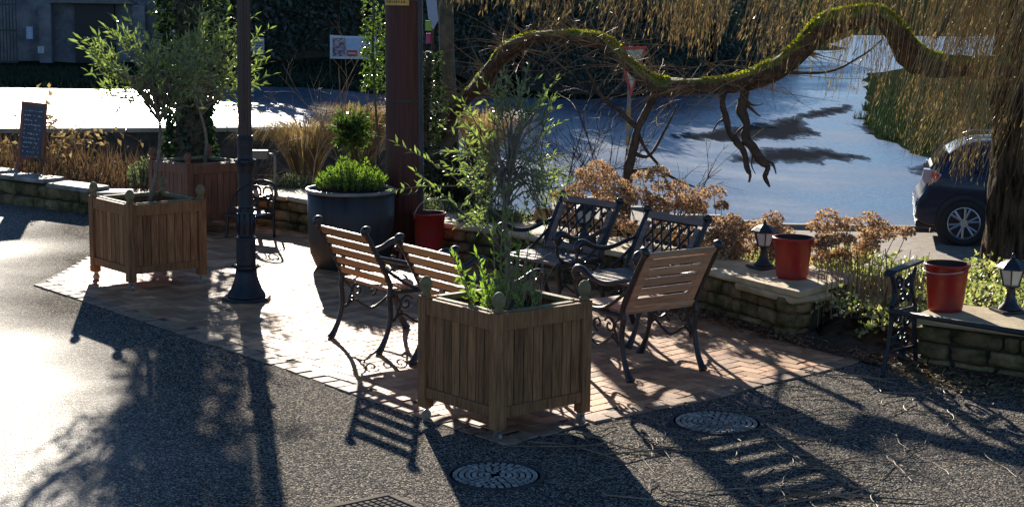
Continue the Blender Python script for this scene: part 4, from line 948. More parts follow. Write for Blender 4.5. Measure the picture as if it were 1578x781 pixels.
# ------------------------------------------------------------------ tap post, topiary, small shrubs, on the left bed
tp_ = D(400, 238, 17.0)
t = thing('tap_post', 'grey box on a short post with a bent pipe behind the lamp post', 'standpipe', (tp_.x, tp_.y, .1))
b = MB(); b.box((0, 0, tp_.z - .1), (.17, .10, .085)); b.build('box', mat('grey_box', (.16, .17, .15), (.22, .23, .2), rough=.6), t, bevel=.006)
b = MB(); b.tube([(-.05, 0, -.1), (-.05, 0, tp_.z - .14)], .025, 8); b.build('post', M_DTWIG, t)
b = MB(); b.tube([(.08, 0, tp_.z - .1), (.14, 0, tp_.z - .1), (.155, 0, tp_.z - .13), (.155, 0, -.1)], .014, 8); b.build('pipe', mat('grey_pipe', (.2, .21, .2), (.28, .28, .26), rough=.5), t, smooth=True)
def topiary():
    random.seed(8); y = 15.9; c = D(541, 203, y); base = Vector((c.x + .02, y, .15))
    t = thing('bay_tree', 'small round headed bay tree on a thin stem behind the zinc tub', 'topiary tree', base)
    b = MB(); b.tube([(0, 0, 0), (-.01, 0, .4), (c.x - base.x, 0, c.z - base.z)], .011, 6); b.build('trunk', M_DTWIG, t, smooth=True)
    lb = MB(); wb = MB(); cc = c - base
    for i in range(130):
        d = rdir(-.9, 1); e = cc + Vector((d.x * .20, d.y * .19, d.z * .22)) * U(.6, 1.12); P = path_to(cc - Vector((0, 0, .05)), e, .05, .05, 4); wb.tube(P, .002, 3, cap=False); leaves_on(lb, P, 13, .055, .022, .4)
    wb.build('branch', M_DTWIG, t); lb.build('crown', M_BAY, t)
topiary()
tuft_bush('sage_bush', 'pale grey green sage bush behind the left planter', 'shrub', D(222, 296, 16.6) * 1.0, .17, .17, .34, 130, .045, .012, M_SAGE, seed=4)
tuft_bush('lavender_bush', 'low pale lavender on the wall between lamp post and zinc tub', 'shrub', G(450, 298, .3) + Vector((0, .35, -.05)), .33, .2, .20, 260, .04, .009, M_SAGE, seed=6)
tuft_bush('grey_bush', 'grey green bush just behind the red bucket by the tub', 'shrub', Vector((D(668, 318, 15.3).x, 15.3, .2)), .30, .2, .30, 190, .045, .010, M_SAGE, seed=12)
tuft_bush('grey_bush', 'grey green bush on the wall behind the crown of the front olive', 'shrub', Vector((D(760, 330, 14.6).x, 14.7, .2)), .34, .2, .42, 200, .045, .010, M_SAGE, seed=13)
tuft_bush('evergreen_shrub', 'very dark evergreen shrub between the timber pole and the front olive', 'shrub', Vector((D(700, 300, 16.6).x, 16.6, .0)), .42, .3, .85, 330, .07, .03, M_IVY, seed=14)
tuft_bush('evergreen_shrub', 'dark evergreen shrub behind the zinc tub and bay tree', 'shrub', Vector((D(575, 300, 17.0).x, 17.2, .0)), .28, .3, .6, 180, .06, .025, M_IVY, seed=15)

# ------------------------------------------------------------------ bare shrubs, bracken, reeds
def bare(name, label, cat, base, stems, hgt, spread, m, seed, arch=0.0, depth=3, r0=.008, group=None, leaves=None, lean=(0, 0), twn=3):
    random.seed(seed); t = thing(name, label, cat, base, 0, group); wb = MB(); lb = MB()
    def grow(p, d, L_, r, dep):
        P = [p]; q = p; dd = d.normalized()
        for i in range(6):
            dd = (dd + rdir() * .16 + Vector((0, 0, -arch * .10 * (i + 1)))).normalized(); q = q + dd * L_ / 6; P.append(q)
        wb.tube(P, [r * (1 - .6 * i / 6) for i in range(7)], 4, cap=False, r=random.random())
        if leaves and dep <= 1:
            for k in range(leaves[1]): lb.leaf(P[random.randrange(2, 7)], rdir(), leaves[2] * U(.6, 1.2), leaves[2] * .5)
        if dep > 0:
            for k in range(twn): i = random.randrange(2, 6); grow(P[i], (P[i + 1] - P[i]).normalized() + rdir() * .7, L_ * U(.4, .65), r * .55, dep - 1)
    for s in range(stems):
        a_ = U(0, 6.283); grow(Vector((U(-.08, .08), U(-.08, .08), 0)), Vector((math.cos(a_) * spread + lean[0], math.sin(a_) * spread * .6 + lean[1], 1)), hgt * U(.6, 1.1), r0, depth)
    wb.build('stem', m, t, smooth=True)
    if leaves: lb.build('leaves', leaves[0], t)
    return t
def onbed(px, y, z=None):
    x = D(px, 250, y).x; return Vector((x, y, zt(x, y) if z is None else z))
bare('bare_shrub', 'tangled bare shrub with curled pale leaves behind the chalkboard', 'shrub', onbed(75, 19.2), 9, .85, .35, M_TWIG, 31, .3, 2, .007, leaves=(M_STRAW, 2, .09))
bare('bare_sapling', 'thin straight leafless sapling left of the bay tree', 'sapling', onbed(491, 16.6), 1, 1.05, .05, M_TWIG, 32, 0, 2, .009)
bare('bare_shrub', 'tall thin leafless shrub rising left of the timber pole', 'shrub', onbed(545, 18.3), 5, 1.9, .25, M_TWIG, 33, .0, 3, .010)
bare('bare_shrub', 'low tangle of arching bare twigs left of the timber pole', 'shrub', onbed(500, 17.8), 26, 1.45, .9, M_TWIG, 34, 1.1, 2, .006)
bare('bare_shrub', 'tangle of bare twigs between the two planters on the left', 'shrub', onbed(270, 18.0), 8, .7, .8, M_TWIG, 35, .8, 2, .005)
bare('bare_shrub', 'arching bare twigs right of the timber pole beneath the curved limb', 'shrub', onbed(735, 17.5), 24, 1.8, .8, M_TWIG, 36, .8, 2, .008)
bare('bare_shrub', 'fine dark leafless shrub right of the front olive', 'shrub', onbed(860, 15.2), 20, 1.15, .5, M_DTWIG, 37, .1, 3, .006)
bare('bare_shrub', 'fine brown leafless shrub behind the lattice chairs', 'shrub', onbed(955, 16.0), 11, 1.5, .6, M_DTWIG, 38, .1, 3, .006)
bare('bare_shrub', 'thin dark leafless twigs reaching over the wet road', 'shrub', onbed(1035, 15.0), 6, .8, .6, M_DTWIG, 39, .1, 2, .006)
random.seed(41)
rb = MB()
for i in range(1500):
    px = U(-60, 440); y = U(18.3, 20.1); x = D(px, 250, y).x
    if y < yw(x) + .35: continue
    p = Vector((x, y, zt(x, y))); h_ = U(.15, .62) * (1 - .5 * (px > 250)); q = p + Vector((U(-.22, .22), U(-.2, .2), h_)); s = p.lerp(q, .6) + rdir() * .05
    w_ = U(.004, .009); r_ = random.random(); dx = Vector((w_, 0, 0))
    rb.add([p - dx, p + dx, s + dx * .7, s - dx * .7, q], [(0, 1, 2, 3), (3, 2, 4)], r_)
    if random.random() < .25: rb.leaf(s, rdir(), .10, .03)
tag(rb.build('dead_reeds', leafmat('reed_blade', (.045, .028, .016), (.24, .16, .09), trans=.2, tcol=(1.2, 1.1, .8), rough=.6)), 'dead brown stems and bracken in front of the parapet', 'undergrowth', kind='stuff')
# pampas like arching straw clumps
def pampas(label, base, n, R_, h_, seed):
    random.seed(seed); t = thing('straw_grass', label, 'grass clump', base, 0, 'arching straw coloured grass clumps'); b = MB()
    for i in range(n):
        a_ = U(0, 6.283); L_ = U(.5, 1) * R_; d = Vector((math.cos(a_), math.sin(a_) * .7, 0)); P = [d * L_ * t_ + Vector((0, 0, h_ * U(.9, 1.0) * math.sin(min(1.0, t_) * 2.3) * (1.15))) for t_ in (0, .25, .5, .75, 1)]
        w_ = d.cross(Vector((0, 0, 1))) * U(.004, .008); V = []
        for j, p in enumerate(P): V += [p - w_ * (1 - j / 5), p + w_ * (1 - j / 5)]
        b.add(V, [(2 * j, 2 * j + 1, 2 * j + 3, 2 * j + 2) for j in range(4)], random.random())
    b.build('blades', M_STRAW, t)
pampas('arching straw clump in front of the banner bank, left one', Vector((D(470, 250, 18.6).x, 18.6, .0)), 620, .95, .80, 51)
pampas('arching straw clump directly left of the timber pole', Vector((D(560, 250, 18.9).x, 18.9, .0)), 620, .85, .95, 52)
pampas('arching straw clump right of the pole, under the curved limb', Vector((D(745, 250, 18.4).x, 18.4, .0)), 420, .80, .95, 53)
# ground cover leaves behind wall C and pier
random.seed(61)
b = MB()
for i in range(6500):
    px = U(1100, 1640); y = U(10.9, 14.2); x = D(px, 430, y).x
    if y < yw(x) + .55 and not (2.02 < x < 2.6): continue
    if y < yw(x) + .15: continue
    z = zt(x, y) + abs(noise.noise(Vector((x * 2.5, y * 2.5, 5)))) * .32 * random.random() ** .5
    b.leaf((x, y, max(z, .08)), rdir(0, 1), U(.03, .065), U(.02, .04))
tag(b.build('ground_cover', M_VARI), 'bright variegated ground cover leaves on the bed behind the right wall', 'ground cover', kind='stuff')
b = MB()
for i in range(5200):
    k = random.random()
    if k < .55: px, py = U(1060, 1420), 0; s = G(px, 500); off = abs(random.gauss(0, .22)); x = U(1.2, 2.9); y = yw(x) - off + (.25 if 2.0 < x < 2.62 else 0)
    elif k < .8: x = U(2.3, 4.2); y = yw(x) - abs(random.gauss(0, .22))
    else: x = U(-5, 1.3); y = yw(x) - abs(random.gauss(0, .08))
    b.leaf((x, y, U(.012, .035)), rdir(-.1, .35), U(.02, .06), U(.01, .03), up=Vector((U(-.4, .4), U(-.4, .4), 1)))
tag(b.build('leaf_litter', M_DEAD), 'brown dead leaves and bark along the foot of the walls', 'leaf litter', kind='stuff')
b = MB()
def soilpatch(x0, x1, off0, off1, z):
    V = []; n_ = 40
    for i in range(n_ + 1):
        x = x0 + (x1 - x0) * i / n_; e = .05 * noise.noise(Vector((x * 4, 1, 1)))
        V += [(x, yw(x) - off0 * math.sin(math.pi * min(1, i / n_ * 1.0)) ** .4 + e, .013), (x, yw(x) + off1, z)]
    b.add(V, [(2 * i, 2 * i + 2, 2 * i + 3, 2 * i + 1) for i in range(n_)])
soilpatch(1.2, 4.6, .33, .30, .06)
tag(b.build('soil_margin', M_SOIL), kind='structure')
random.seed(66); b = MB()
for i in range(1500):
    x = U(2.45, 4.6); y = yw(x) - .30 - abs(random.gauss(0, .26)); b.leaf((x, y, U(.014, .04)), rdir(-.05, .4), U(.03, .10), U(.006, .02), up=Vector((U(-.4, .4), U(-.4, .4), 1)))
tag(b.build('straw_litter', M_STRAW), 'pale straw and leaf debris on the ground in front of the right wall', 'leaf litter', kind='stuff')
# twigs on the asphalt
random.seed(71); b = MB()
def twig(px, py, L_, a_, r=.0022, z=.010):
    p = G(px, py); P = [Vector((p.x, p.y, z))]; 
    for i in range(6): a_ += U(-.35, .35); P.append(P[-1] + Vector((math.cos(a_), math.sin(a_), 0)) * L_ / 6 + Vector((0, 0, U(-.004, .006)))); P[-1].z = max(P[-1].z, .006)
    b.tube(smooth(P, 2), r, 4, r=random.random())
for i in range(190):
    if random.random() < .6: px, py = random.gauss(1180, 170), U(640, 800)
    else: px, py = U(1180, 1560), U(560, 720)
    twig(px, py, U(.08, .5), U(0, 6.283), U(.0014, .0034))
for px, py, L_, a_ in ((780, 690, .6, .1), (800, 680, .7, -.3), (930, 765, .8, .05), (1090, 760, .9, .35), (1000, 700, .5, 2.6), (1300, 580, .7, -.2), (1240, 575, .6, -.15), (1190, 720, .4, 4.2), (1050, 690, .5, 3.9), (1180, 775, .8, .6), (1120, 790, .9, .3)): twig(px, py, L_, a_, .0042)
tag(b.build('fallen_twigs', M_TWIG), 'pale willow twigs scattered over the asphalt in front', 'twigs', kind='stuff')

# ------------------------------------------------------------------ hydrangeas
def hydrangea(label, heads, ydep, nleaf, seed, basez=.1, spread=.15, headr=.076):
    random.seed(seed); cx_ = sum(D(h[0], h[1], ydep).x for h in heads) / len(heads); base = Vector((cx_, ydep, basez))
    t = thing('hydrangea', label, 'hydrangea', base, 0, 'hydrangeas with brown dead heads'); wb = MB(); fb = MB(); lb = MB()
    for h in heads:
        y = ydep + U(-spread, spread); c = D(h[0], h[1], y) - base; R_ = headr * (h[2] if len(h) > 2 else 1)
        root = Vector((c.x * .45 + U(-.08, .08), c.y * .5, 0)); P = path_to(root, c, .05, .04, 6); wb.tube(P, .003, 4, cap=False)
        for i in range(int(165)):
            d = rdir(-.4, 1) * (1 if i % 2 else U(.4, 1)); p = c + Vector((d.x * R_ * 1.05, d.y * R_ * 1.05, d.z * R_ * .72)); fb.leaf(p, d + rdir() * .9, U(.018, .034), U(.016, .028))
        for i in range(nleaf):
            k = random.randrange(1, 6); lb.leaf(P[k], rdir(-.5, .8), U(.04, .08), U(.025, .045))
    wb.build('stem', M_TWIG, t); fb.build('flower_heads', M_BRACT, t)
    if nleaf: lb.build('leaves', M_VARI if nleaf > 6 else M_DEAD, t)
rh = lambda n, x0, x1, y0, y1: [(U(x0, x1), U(y0, y1), U(.7, 1.15)) for _ in range(n)]
random.seed(81)
hydrangea('hydrangea with rust brown heads just behind the left lattice chair', [(922, 258), (903, 270), (935, 270), (945, 282), (915, 282), (898, 290), (880, 300), (862, 305), (890, 310), (930, 300)] + rh(8, 835, 950, 300, 345), 14.0, 3, 82)
hydrangea('pale tan hydrangea between the two lattice chairs', [(990, 275), (960, 290), (985, 300), (1014, 268), (1020, 290), (1005, 310), (965, 312), (1045, 290), (1040, 305), (1060, 315), (1072, 322), (945, 300)] + rh(12, 940, 1080, 300, 350), 13.6, 4, 83)
hydrangea('single tall hydrangea head standing against the wet road', [(1100, 299, 1.1), (1112, 318, .6)], 13.3, 1, 84)
hydrangea('dense brown hydrangea behind the lantern', rh(34, 1085, 1210, 338, 395), 13.0, 6, 85, spread=.25)
hydrangea('tall hydrangea with green leaves and brown heads right of the pier', [(1275, 335), (1262, 350), (1290, 350), (1340, 340), (1355, 352), (1310, 348), (1352, 365), (1380, 362), (1398, 358, .6), (1270, 375), (1300, 372)] + rh(14, 1250, 1340, 360, 400), 12.7, 7, 86)

# dry stalks of that bed
random.seed(91); b = MB()
for i in range(420):
    px = U(1255, 1420); y = U(11.5, 12.6); x = D(px, 450, y).x; p = Vector((x, y, .08)); b.tube([p, p + Vector((U(-.05, .05), U(-.05, .05), U(.15, .4)))], U(.0015, .0035), 4, r=random.random(), cap=False)
tag(b.build('dry_stalks', leafmat('dry_stalk', (.14, .08, .05), (.42, .30, .2), trans=.1)), 'dry brown stalks standing in the gap between the two right walls', 'dry stalks', kind='stuff')

# ------------------------------------------------------------------ ivy clad trees
def ivy_tree(label, px, y, r, h, n, seed, leaf=.08, m=M_IVY, crown=None, name='ivy_tree', lean=0, barkm=M_BARK2, rad_l=.30):
    random.seed(seed); x = D(px, 200, y).x; base = Vector((x, y, zt(x, y) - .05)); t = thing(name, label, 'tree', base)
    b = MB(); P = smooth([(0, 0, 0), (lean * .3 + .03, 0, h * .3), (lean * .6 - .03, .05, h * .6), (lean, 0, h)], 5); b.tube(P, [r * (1 - .35 * i / (len(P) - 1)) for i in range(len(P))], 12); b.build('trunk', barkm, t, smooth=True)
    lb = MB()
    for i in range(n):
        z = U(0, h); f = z / h; a_ = U(0, 6.283); rr = r + rad_l * abs(noise.noise(Vector((math.cos(a_) * 1.2, math.sin(a_) * 1.2, z * 1.6 + seed)))) * 2 * U(.2, 1)
        lb.leaf((lean * f + rr * math.cos(a_), rr * math.sin(a_), z), Vector((math.cos(a_), math.sin(a_), -.4)) + rdir() * .6, leaf * U(.6, 1.2), leaf * .8)
    if n: lb.build('ivy', m, t)
    if crown:
        wb = MB(); cb = MB()
        for i in range(crown[0]):
            z = U(h * crown[2], h); d = rdir(-.1, .9); p = Vector((lean * z / h, 0, z)); e = p + d * U(.4, 1) * crown[1]; Q_ = path_to(p, e, .1, .1, 5); wb.tube(Q_, [.02 - .003 * k for k in range(6)], 4, cap=False)
            leaves_on(cb, Q_, 26, .10, .05, .2, spread=1)
        wb.build('branch', barkm, t); cb.build('crown', m, t)
    return t
ivy_tree('dark ivy clad tree trunk rising behind the left olives', 292, 18.7, .19, 5.4, 8000, 101, leaf=.075, crown=(85, .80, .56), rad_l=.27)
ivy_tree('slim bare grey tree trunk just right of the timber pole', 690, 17.6, .10, 4.5, 0, 102, name='bare_tree')
ivy_tree('ivy smothered stump between the timber pole and the bare trunk', 660, 17.0, .05, 2.1, 2600, 103, leaf=.05, rad_l=.14)
# climber left of the pole
t = ivy_tree('light green leafy climber just left of the timber pole top', 578, 17.4, .015, 3.2, 0, 104, name='climber')
random.seed(105); lb = MB()
for i in range(900):
    z = 1.55 + abs(random.gauss(0, .7)); 
    if z > 3.3: continue
    lb.leaf((U(-.13, .10), U(-.12, .12), z), rdir(), U(.03, .055), U(.02, .035))
lb.build('crown', M_BAY, t)

# ------------------------------------------------------------------ the willow
random.seed(111)
wx = D(1580, 300, 13.8).x; wb_ = Vector((wx, 13.8, zt(wx, 13.8) - .1))
wt = thing('willow_tree', 'old weeping willow with a mossy crooked limb reaching across the photo', 'willow tree', wb_)
def barktube(pts, rads, n, amp, name, m, parent, off):
    b = MB(); P = smooth([Vector(p) - off for p in pts], 8); R_ = smooths(rads, 8); k0 = len(b.v)
    b.tube(P, R_, n)
    V = []
    for i, p in enumerate(P):
        for k in range(n):
            v = Vector(b.v[i * n + k]); d = (v - p); a_ = 6.283 * k / n
            f = 1 + amp * noise.noise(Vector((math.cos(a_) * 3.2, math.sin(a_) * 3.2, i * .22))) + amp * .6 * noise.noise(Vector((math.cos(a_) * 9, math.sin(a_) * 9, i * .30)))
            V.append(tuple(p + d * f))
    b.v = V; return b.build(name, m, parent, smooth=True)
def moss_mat():
    m = bpy.data.materials.new('mossy_bark'); m.use_nodes = True; nt = m.node_tree; L = nt.links; p = nt.nodes['Principled BSDF']; p.inputs['Roughness'].default_value = .9
    ge = _n(nt, 'ShaderNodeNewGeometry'); sp = _n(nt, 'ShaderNodeSeparateXYZ'); L.new(ge.outputs['Normal'], sp.inputs[0])
    tc = _n(nt, 'ShaderNodeTexCoord'); n1 = _n(nt, 'ShaderNodeTexNoise'); n1.inputs['Scale'].default_value = 3; n1.inputs['Detail'].default_value = 8; L.new(tc.outputs['Object'], n1.inputs['Vector'])
    ad = _n(nt, 'ShaderNodeMath', operation='MULTIPLY_ADD'); ad.inputs[1].default_value = 1.6; L.new(n1.outputs['Fac'], ad.inputs[0]); L.new(sp.outputs[2], ad.inputs[2])
    mr = _n(nt, 'ShaderNodeMapRange'); mr.inputs['From Min'].default_value = .98; mr.inputs['From Max'].default_value = 1.25; L.new(ad.outputs[0], mr.inputs['Value'])
    n2 = _n(nt, 'ShaderNodeTexNoise'); n2.inputs['Scale'].default_value = 22; n2.inputs['Detail'].default_value = 6; L.new(tc.outputs['Object'], n2.inputs['Vector'])
    bk = _n(nt, 'ShaderNodeValToRGB'); e = bk.color_ramp.elements; e[0].position = .35; e[0].color = (.035, .022, .015, 1); e[1].position = .7; e[1].color = (.14, .095, .065, 1)
    ms = _n(nt, 'ShaderNodeValToRGB'); e = ms.color_ramp.elements; e[0].position = .3; e[0].color = (.05, .08, .012, 1); e[1].position = .7; e[1].color = (.20, .25, .03, 1)
    L.new(n2.outputs['Fac'], bk.inputs[0]); L.new(n2.outputs['Fac'], ms.inputs[0])
    mx = _n(nt, 'ShaderNodeMix', data_type='RGBA'); L.new(mr.outputs[0], mx.inputs[0]); L.new(bk.outputs[0], mx.inputs[6]); L.new(ms.outputs[0], mx.inputs[7]); L.new(mx.outputs[2], p.inputs['Base Color'])
    bu = _n(nt, 'ShaderNodeBump'); bu.inputs['Strength'].default_value = 1; bu.inputs['Distance'].default_value = .02; L.new(n2.outputs['Fac'], bu.inputs['Height']); L.new(bu.outputs[0], p.inputs['Normal']); return m
M_MOSS = moss_mat()
barktube([wb_ + Vector((.0, 0, -.1)), wb_ + Vector((-.01, 0, .5)), wb_ + Vector((0, 0, 1.2)), wb_ + Vector((-.04, 0, 2.0)), wb_ + Vector((.0, .1, 3.2)), wb_ + Vector((.1, .1, 5))], [.36, .30, .28, .29, .26, .2], 64, .20, 'trunk', M_BARK, wt, wb_)
LIMB = [(1570, 118, 60, 13.7), (1530, 106, 46, 13.6), (1480, 102, 46, 13.5), (1435, 100, 46, 13.4), (1402, 84, 48, 13.3), (1380, 50, 44, 13.2), (1352, 24, 42, 13.2), (1310, 30, 42, 13.1), (1270, 42, 44, 13.1), (1230, 82, 46, 13.2), (1185, 112, 40, 13.3), (1130, 130, 34, 13.5), (1070, 133, 30, 13.7), (1015, 132, 34, 14.0), (975, 105, 28, 14.3), (935, 68, 26, 14.6), (885, 58, 26, 15.0), (830, 58, 25, 15.4), (785, 76, 26, 15.9), (755, 110, 28, 16.4), (725, 145, 28, 16.9), (690, 180, 30, 17.4), (660, 230, 30, 17.8)]
barktube([D(a, b_, y) for a, b_, w_, y in LIMB], [w_ / 2 / F_PX * y * (.78 + .10 * math.sin(a * .05)) for a, b_, w_, y in LIMB], 24, .22, 'limb', M_MOSS, wt, wb_)
random.seed(133); mo = MB()
LP = smooth([D(a, b_, y) - wb_ for a, b_, w_, y in LIMB], 8); LR = smooths([w_ / 2 / F_PX * y * (.78 + .10 * math.sin(a * .05)) for a, b_, w_, y in LIMB], 8)
for i in range(9000):
    k = random.randrange(2, len(LP) - 1); p = LP[k].lerp(LP[k - 1], random.random()); ax = (LP[k] - LP[k - 1]).normalized(); a_ = random.gauss(0, .58)
    if noise.noise(p * 2.3) < -.12 + (.25 if abs(a_) > .6 else 0): continue
    up_ = (Vector((0, 0, 1)) - ax * ax.z).normalized(); sd = ax.cross(up_); nrm = up_ * math.cos(a_) + sd * math.sin(a_)
    mo.leaf(p + nrm * LR[k] * U(.92, 1.04), nrm + rdir() * .7, U(.012, .032), U(.008, .014))
mo.build('moss', leafmat('moss_tuft', (.07, .10, .010), (.42, .47, .05), trans=.4, tcol=(1.7, 1.6, .5), rough=.9), wt)['kind'] = 'stuff'
def br(pts, y, nm='branch', m=M_BARK2, k=.6):
    barktube([D(a, b_, y) for a, b_, w_ in pts], [w_ / 2 / F_PX * y for a, b_, w_ in pts], 12, .30, nm, m, wt, wb_)
M_DBARK = mat('dark_wet_bark', (.03, .022, .018), (.09, .065, .05), scale=12, rough=.8, bump=.8, bscale=30, bdist=.01)
br([(1118, 130, 15), (1113, 155, 9), (1119, 182, 11), (1124, 205, 8), (1134, 216, 12), (1147, 236, 9), (1151, 258, 9), (1156, 270, 5), (1154, 281, 3)], 13.5, m=M_DBARK)
br([(1140, 120, 24), (1147, 145, 15), (1143, 170, 17), (1151, 192, 12), (1149, 212, 15), (1162, 230, 14), (1172, 246, 15), (1183, 258, 9), (1179, 272, 8), (1186, 288, 4)], 13.5, m=M_DBARK)
for q_ in ([(1172, 246, 5), (1190, 252, 4), (1196, 268, 2)], [(1151, 192, 4), (1136, 204, 3), (1130, 222, 1.5)], [(1119, 182, 4), (1106, 190, 3), (1098, 204, 1.5)], [(1162, 230, 4), (1158, 252, 2.5), (1164, 268, 1.2)], [(1145, 150, 5), (1160, 162, 3), (1176, 160, 1.5)]): br(q_, 13.5, m=M_DBARK)
br([(1150, 160, 6), (1162, 172, 4), (1172, 180, 2)], 13.5, m=M_DBARK)
br([(962, 340, 17), (967, 272, 16), (975, 235, 14), (983, 198, 12), (1000, 165, 12), (1012, 140, 14)], 14.2, m=M_DBARK)
br([(983, 198, 9), (955, 172, 7), (925, 145, 6), (900, 100, 4)], 14.2, m=M_DBARK)
br([(970, 265, 7), (1010, 262, 5), (1045, 278, 4), (1075, 290, 2)], 14.2, m=M_DBARK)
br([(975, 235, 7), (1000, 240, 5), (1025, 200, 4), (1045, 160, 2)], 14.2, m=M_DBARK)
br([(983, 205, 6), (995, 230, 5), (1020, 262, 4), (1030, 290, 2)], 14.2, m=M_DBARK)
br([(1180, 108, 5), (1270, 112, 4), (1330, 85, 3), (1360, 60, 2)], 13.2, m=M_DBARK)
br([(1500, -60, 26), (1480, 0, 14), (1440, 60, 8)], 13.0)
# hanging withies
sb = MB(); random.seed(121)
def limit(px):
    T = [(640, 18), (800, 30), (900, 62), (1000, 85), (1100, 105), (1180, 120), (1260, 170), (1340, 200), (1400, 250), (1460, 275), (1520, 330), (1620, 330)]
    for (a, b_), (c, d) in zip(T, T[1:]):
        if a <= px <= c: return b_ + (d - b_) * (px - a) / (c - a)
    return 200
def strand(tx, ty, y, slant):
    hy = U(-310, -170); x0 = tx + (ty - hy) * slant; p1 = D(tx, ty, y); p0 = D(x0, hy, y + U(-.3, .3)); 
    m1 = p0.lerp(p1, .5) + Vector((U(-.12, .03), U(-.06, .06), U(-.02, .10))); P = [q + Vector((U(-.006, .006), U(-.006, .006), 0)) - wb_ for q in smooth([p0, m1, p1], 4)]
    r_ = random.random(); sb.tube(P, [.0026, .0024, .0023, .0022, .002, .0018, .0016, .0013, .001], 3, cap=False, r=r_)
    for k in range(11):
        f = U(.25, 1) * 7.99; kk = int(f); q = P[kk].lerp(P[kk + 1], f - kk); ax = (P[kk + 1] - P[kk]).normalized(); sb.leaf(q, ax + rdir() * .35, U(.03, .07), U(.005, .009), min(1, max(0, r_ + U(-.3, .3))))
clumps = []
for c_ in range(150):
    cxp = 1600 - 960 * random.random() ** 1.5
    if cxp > 1500 and random.random() < .5: cxp = U(1250, 1500)
    clumps.append((cxp, limit(cxp) * (1 - abs(random.gauss(0, .42))), U(11.8, 13.0) if random.random() < .35 else (U(13.3, 16.0) if cxp > 1200 else U(12.2, 14.4)), U(.12, .5), random.randrange(3, 17)))
for cxp, cty, cy_, csl, cn in clumps:
    if cty < 0: cty = U(-10, 30)
    for i in range(cn): strand(cxp + random.gauss(0, 14), cty - abs(random.gauss(0, 26)), cy_ + U(-.25, .25), csl + U(-.05, .05))
for i in range(90): strand(U(1430, 1530), U(215, 290), U(12.6, 13.2), U(.2, .55))
sb.build('withies', M_WILLOW, wt)
for i in range(12):
    y = U(12.0, 15.6); xe = U(700, 1450); s0 = wb_ + Vector((0, .1, U(3.0, 4.4))); e0 = D(xe, U(-330, -230), y); m0 = s0.lerp(e0, .45) + Vector((0, 0, U(.3, .8)))
    P = smooth([s0, m0, e0, e0 + Vector((U(-.5, -.2), 0, -.25))], 5); tb_ = MB(); tb_.tube([q - wb_ for q in P], [.055 * (1 - .85 * j / (len(P) - 1)) for j in range(len(P))], 8)
    for k in range(26):
        q = P[random.randrange(4, len(P))]; P2 = path_to(q, q + Vector((U(-.6, .5), U(-.6, .6), U(-.15, .25))), .15, .08, 4); tb_.tube([v - wb_ for v in P2], [.010, .008, .006, .004, .003], 4, cap=False)
    tb_.build('upper_branch', M_BARK2, wt, smooth=True)
# wild side twigs from the limb
tb_ = MB(); random.seed(131)
for i in range(430):
    k = random.randrange(9, len(LIMB) - 1); a, b_, w_, y = LIMB[k]; p = D(a + U(-18, 18), b_, y); d = rdir(-.8, .9); L_ = U(.15, .75)
    P = path_to(p, p + Vector((d.x * 1.1, d.y * .7, d.z * .8)) * L_, .1, .08, 5); tb_.tube([q - wb_ for q in P], [.004, .0034, .0028, .0022, .0018, .001], 4, cap=False, r=random.random())
    for _ in range(2): q = P[random.randrange(1, 5)]; tb_.tube([q - wb_, q - wb_ + rdir() * U(.05, .25)], .0014, 3, cap=False)
tb_.build('side_twigs', M_TWIG, wt)

# ------------------------------------------------------------------ dark hedge bank beyond the road
random.seed(141)
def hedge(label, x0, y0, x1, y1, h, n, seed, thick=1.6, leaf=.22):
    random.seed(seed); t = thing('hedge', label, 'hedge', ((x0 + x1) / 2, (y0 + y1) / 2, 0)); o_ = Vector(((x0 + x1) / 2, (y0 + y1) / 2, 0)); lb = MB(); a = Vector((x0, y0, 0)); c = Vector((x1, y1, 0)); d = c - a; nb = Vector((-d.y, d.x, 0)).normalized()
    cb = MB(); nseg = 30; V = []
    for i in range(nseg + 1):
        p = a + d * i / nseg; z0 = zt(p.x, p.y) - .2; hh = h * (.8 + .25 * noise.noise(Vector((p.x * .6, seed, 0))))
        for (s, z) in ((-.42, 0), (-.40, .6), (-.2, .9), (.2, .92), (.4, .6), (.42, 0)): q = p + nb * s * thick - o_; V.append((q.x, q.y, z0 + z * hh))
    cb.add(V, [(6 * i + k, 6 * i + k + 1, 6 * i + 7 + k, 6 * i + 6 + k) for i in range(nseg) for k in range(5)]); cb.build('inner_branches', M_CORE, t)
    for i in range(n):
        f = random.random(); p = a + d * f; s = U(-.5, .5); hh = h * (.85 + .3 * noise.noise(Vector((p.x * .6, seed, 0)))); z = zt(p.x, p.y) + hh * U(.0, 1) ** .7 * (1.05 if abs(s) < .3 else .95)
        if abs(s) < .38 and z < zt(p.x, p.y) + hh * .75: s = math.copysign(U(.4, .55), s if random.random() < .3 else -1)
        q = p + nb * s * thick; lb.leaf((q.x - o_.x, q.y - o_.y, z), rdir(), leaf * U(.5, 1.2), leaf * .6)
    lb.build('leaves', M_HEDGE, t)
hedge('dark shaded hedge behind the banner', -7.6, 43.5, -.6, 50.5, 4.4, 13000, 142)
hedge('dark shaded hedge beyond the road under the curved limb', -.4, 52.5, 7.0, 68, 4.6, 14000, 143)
hedge('long dark hedge far behind the willow curtain', 7.6, 70, 15.5, 97, 4.6, 9000, 144, leaf=.3)
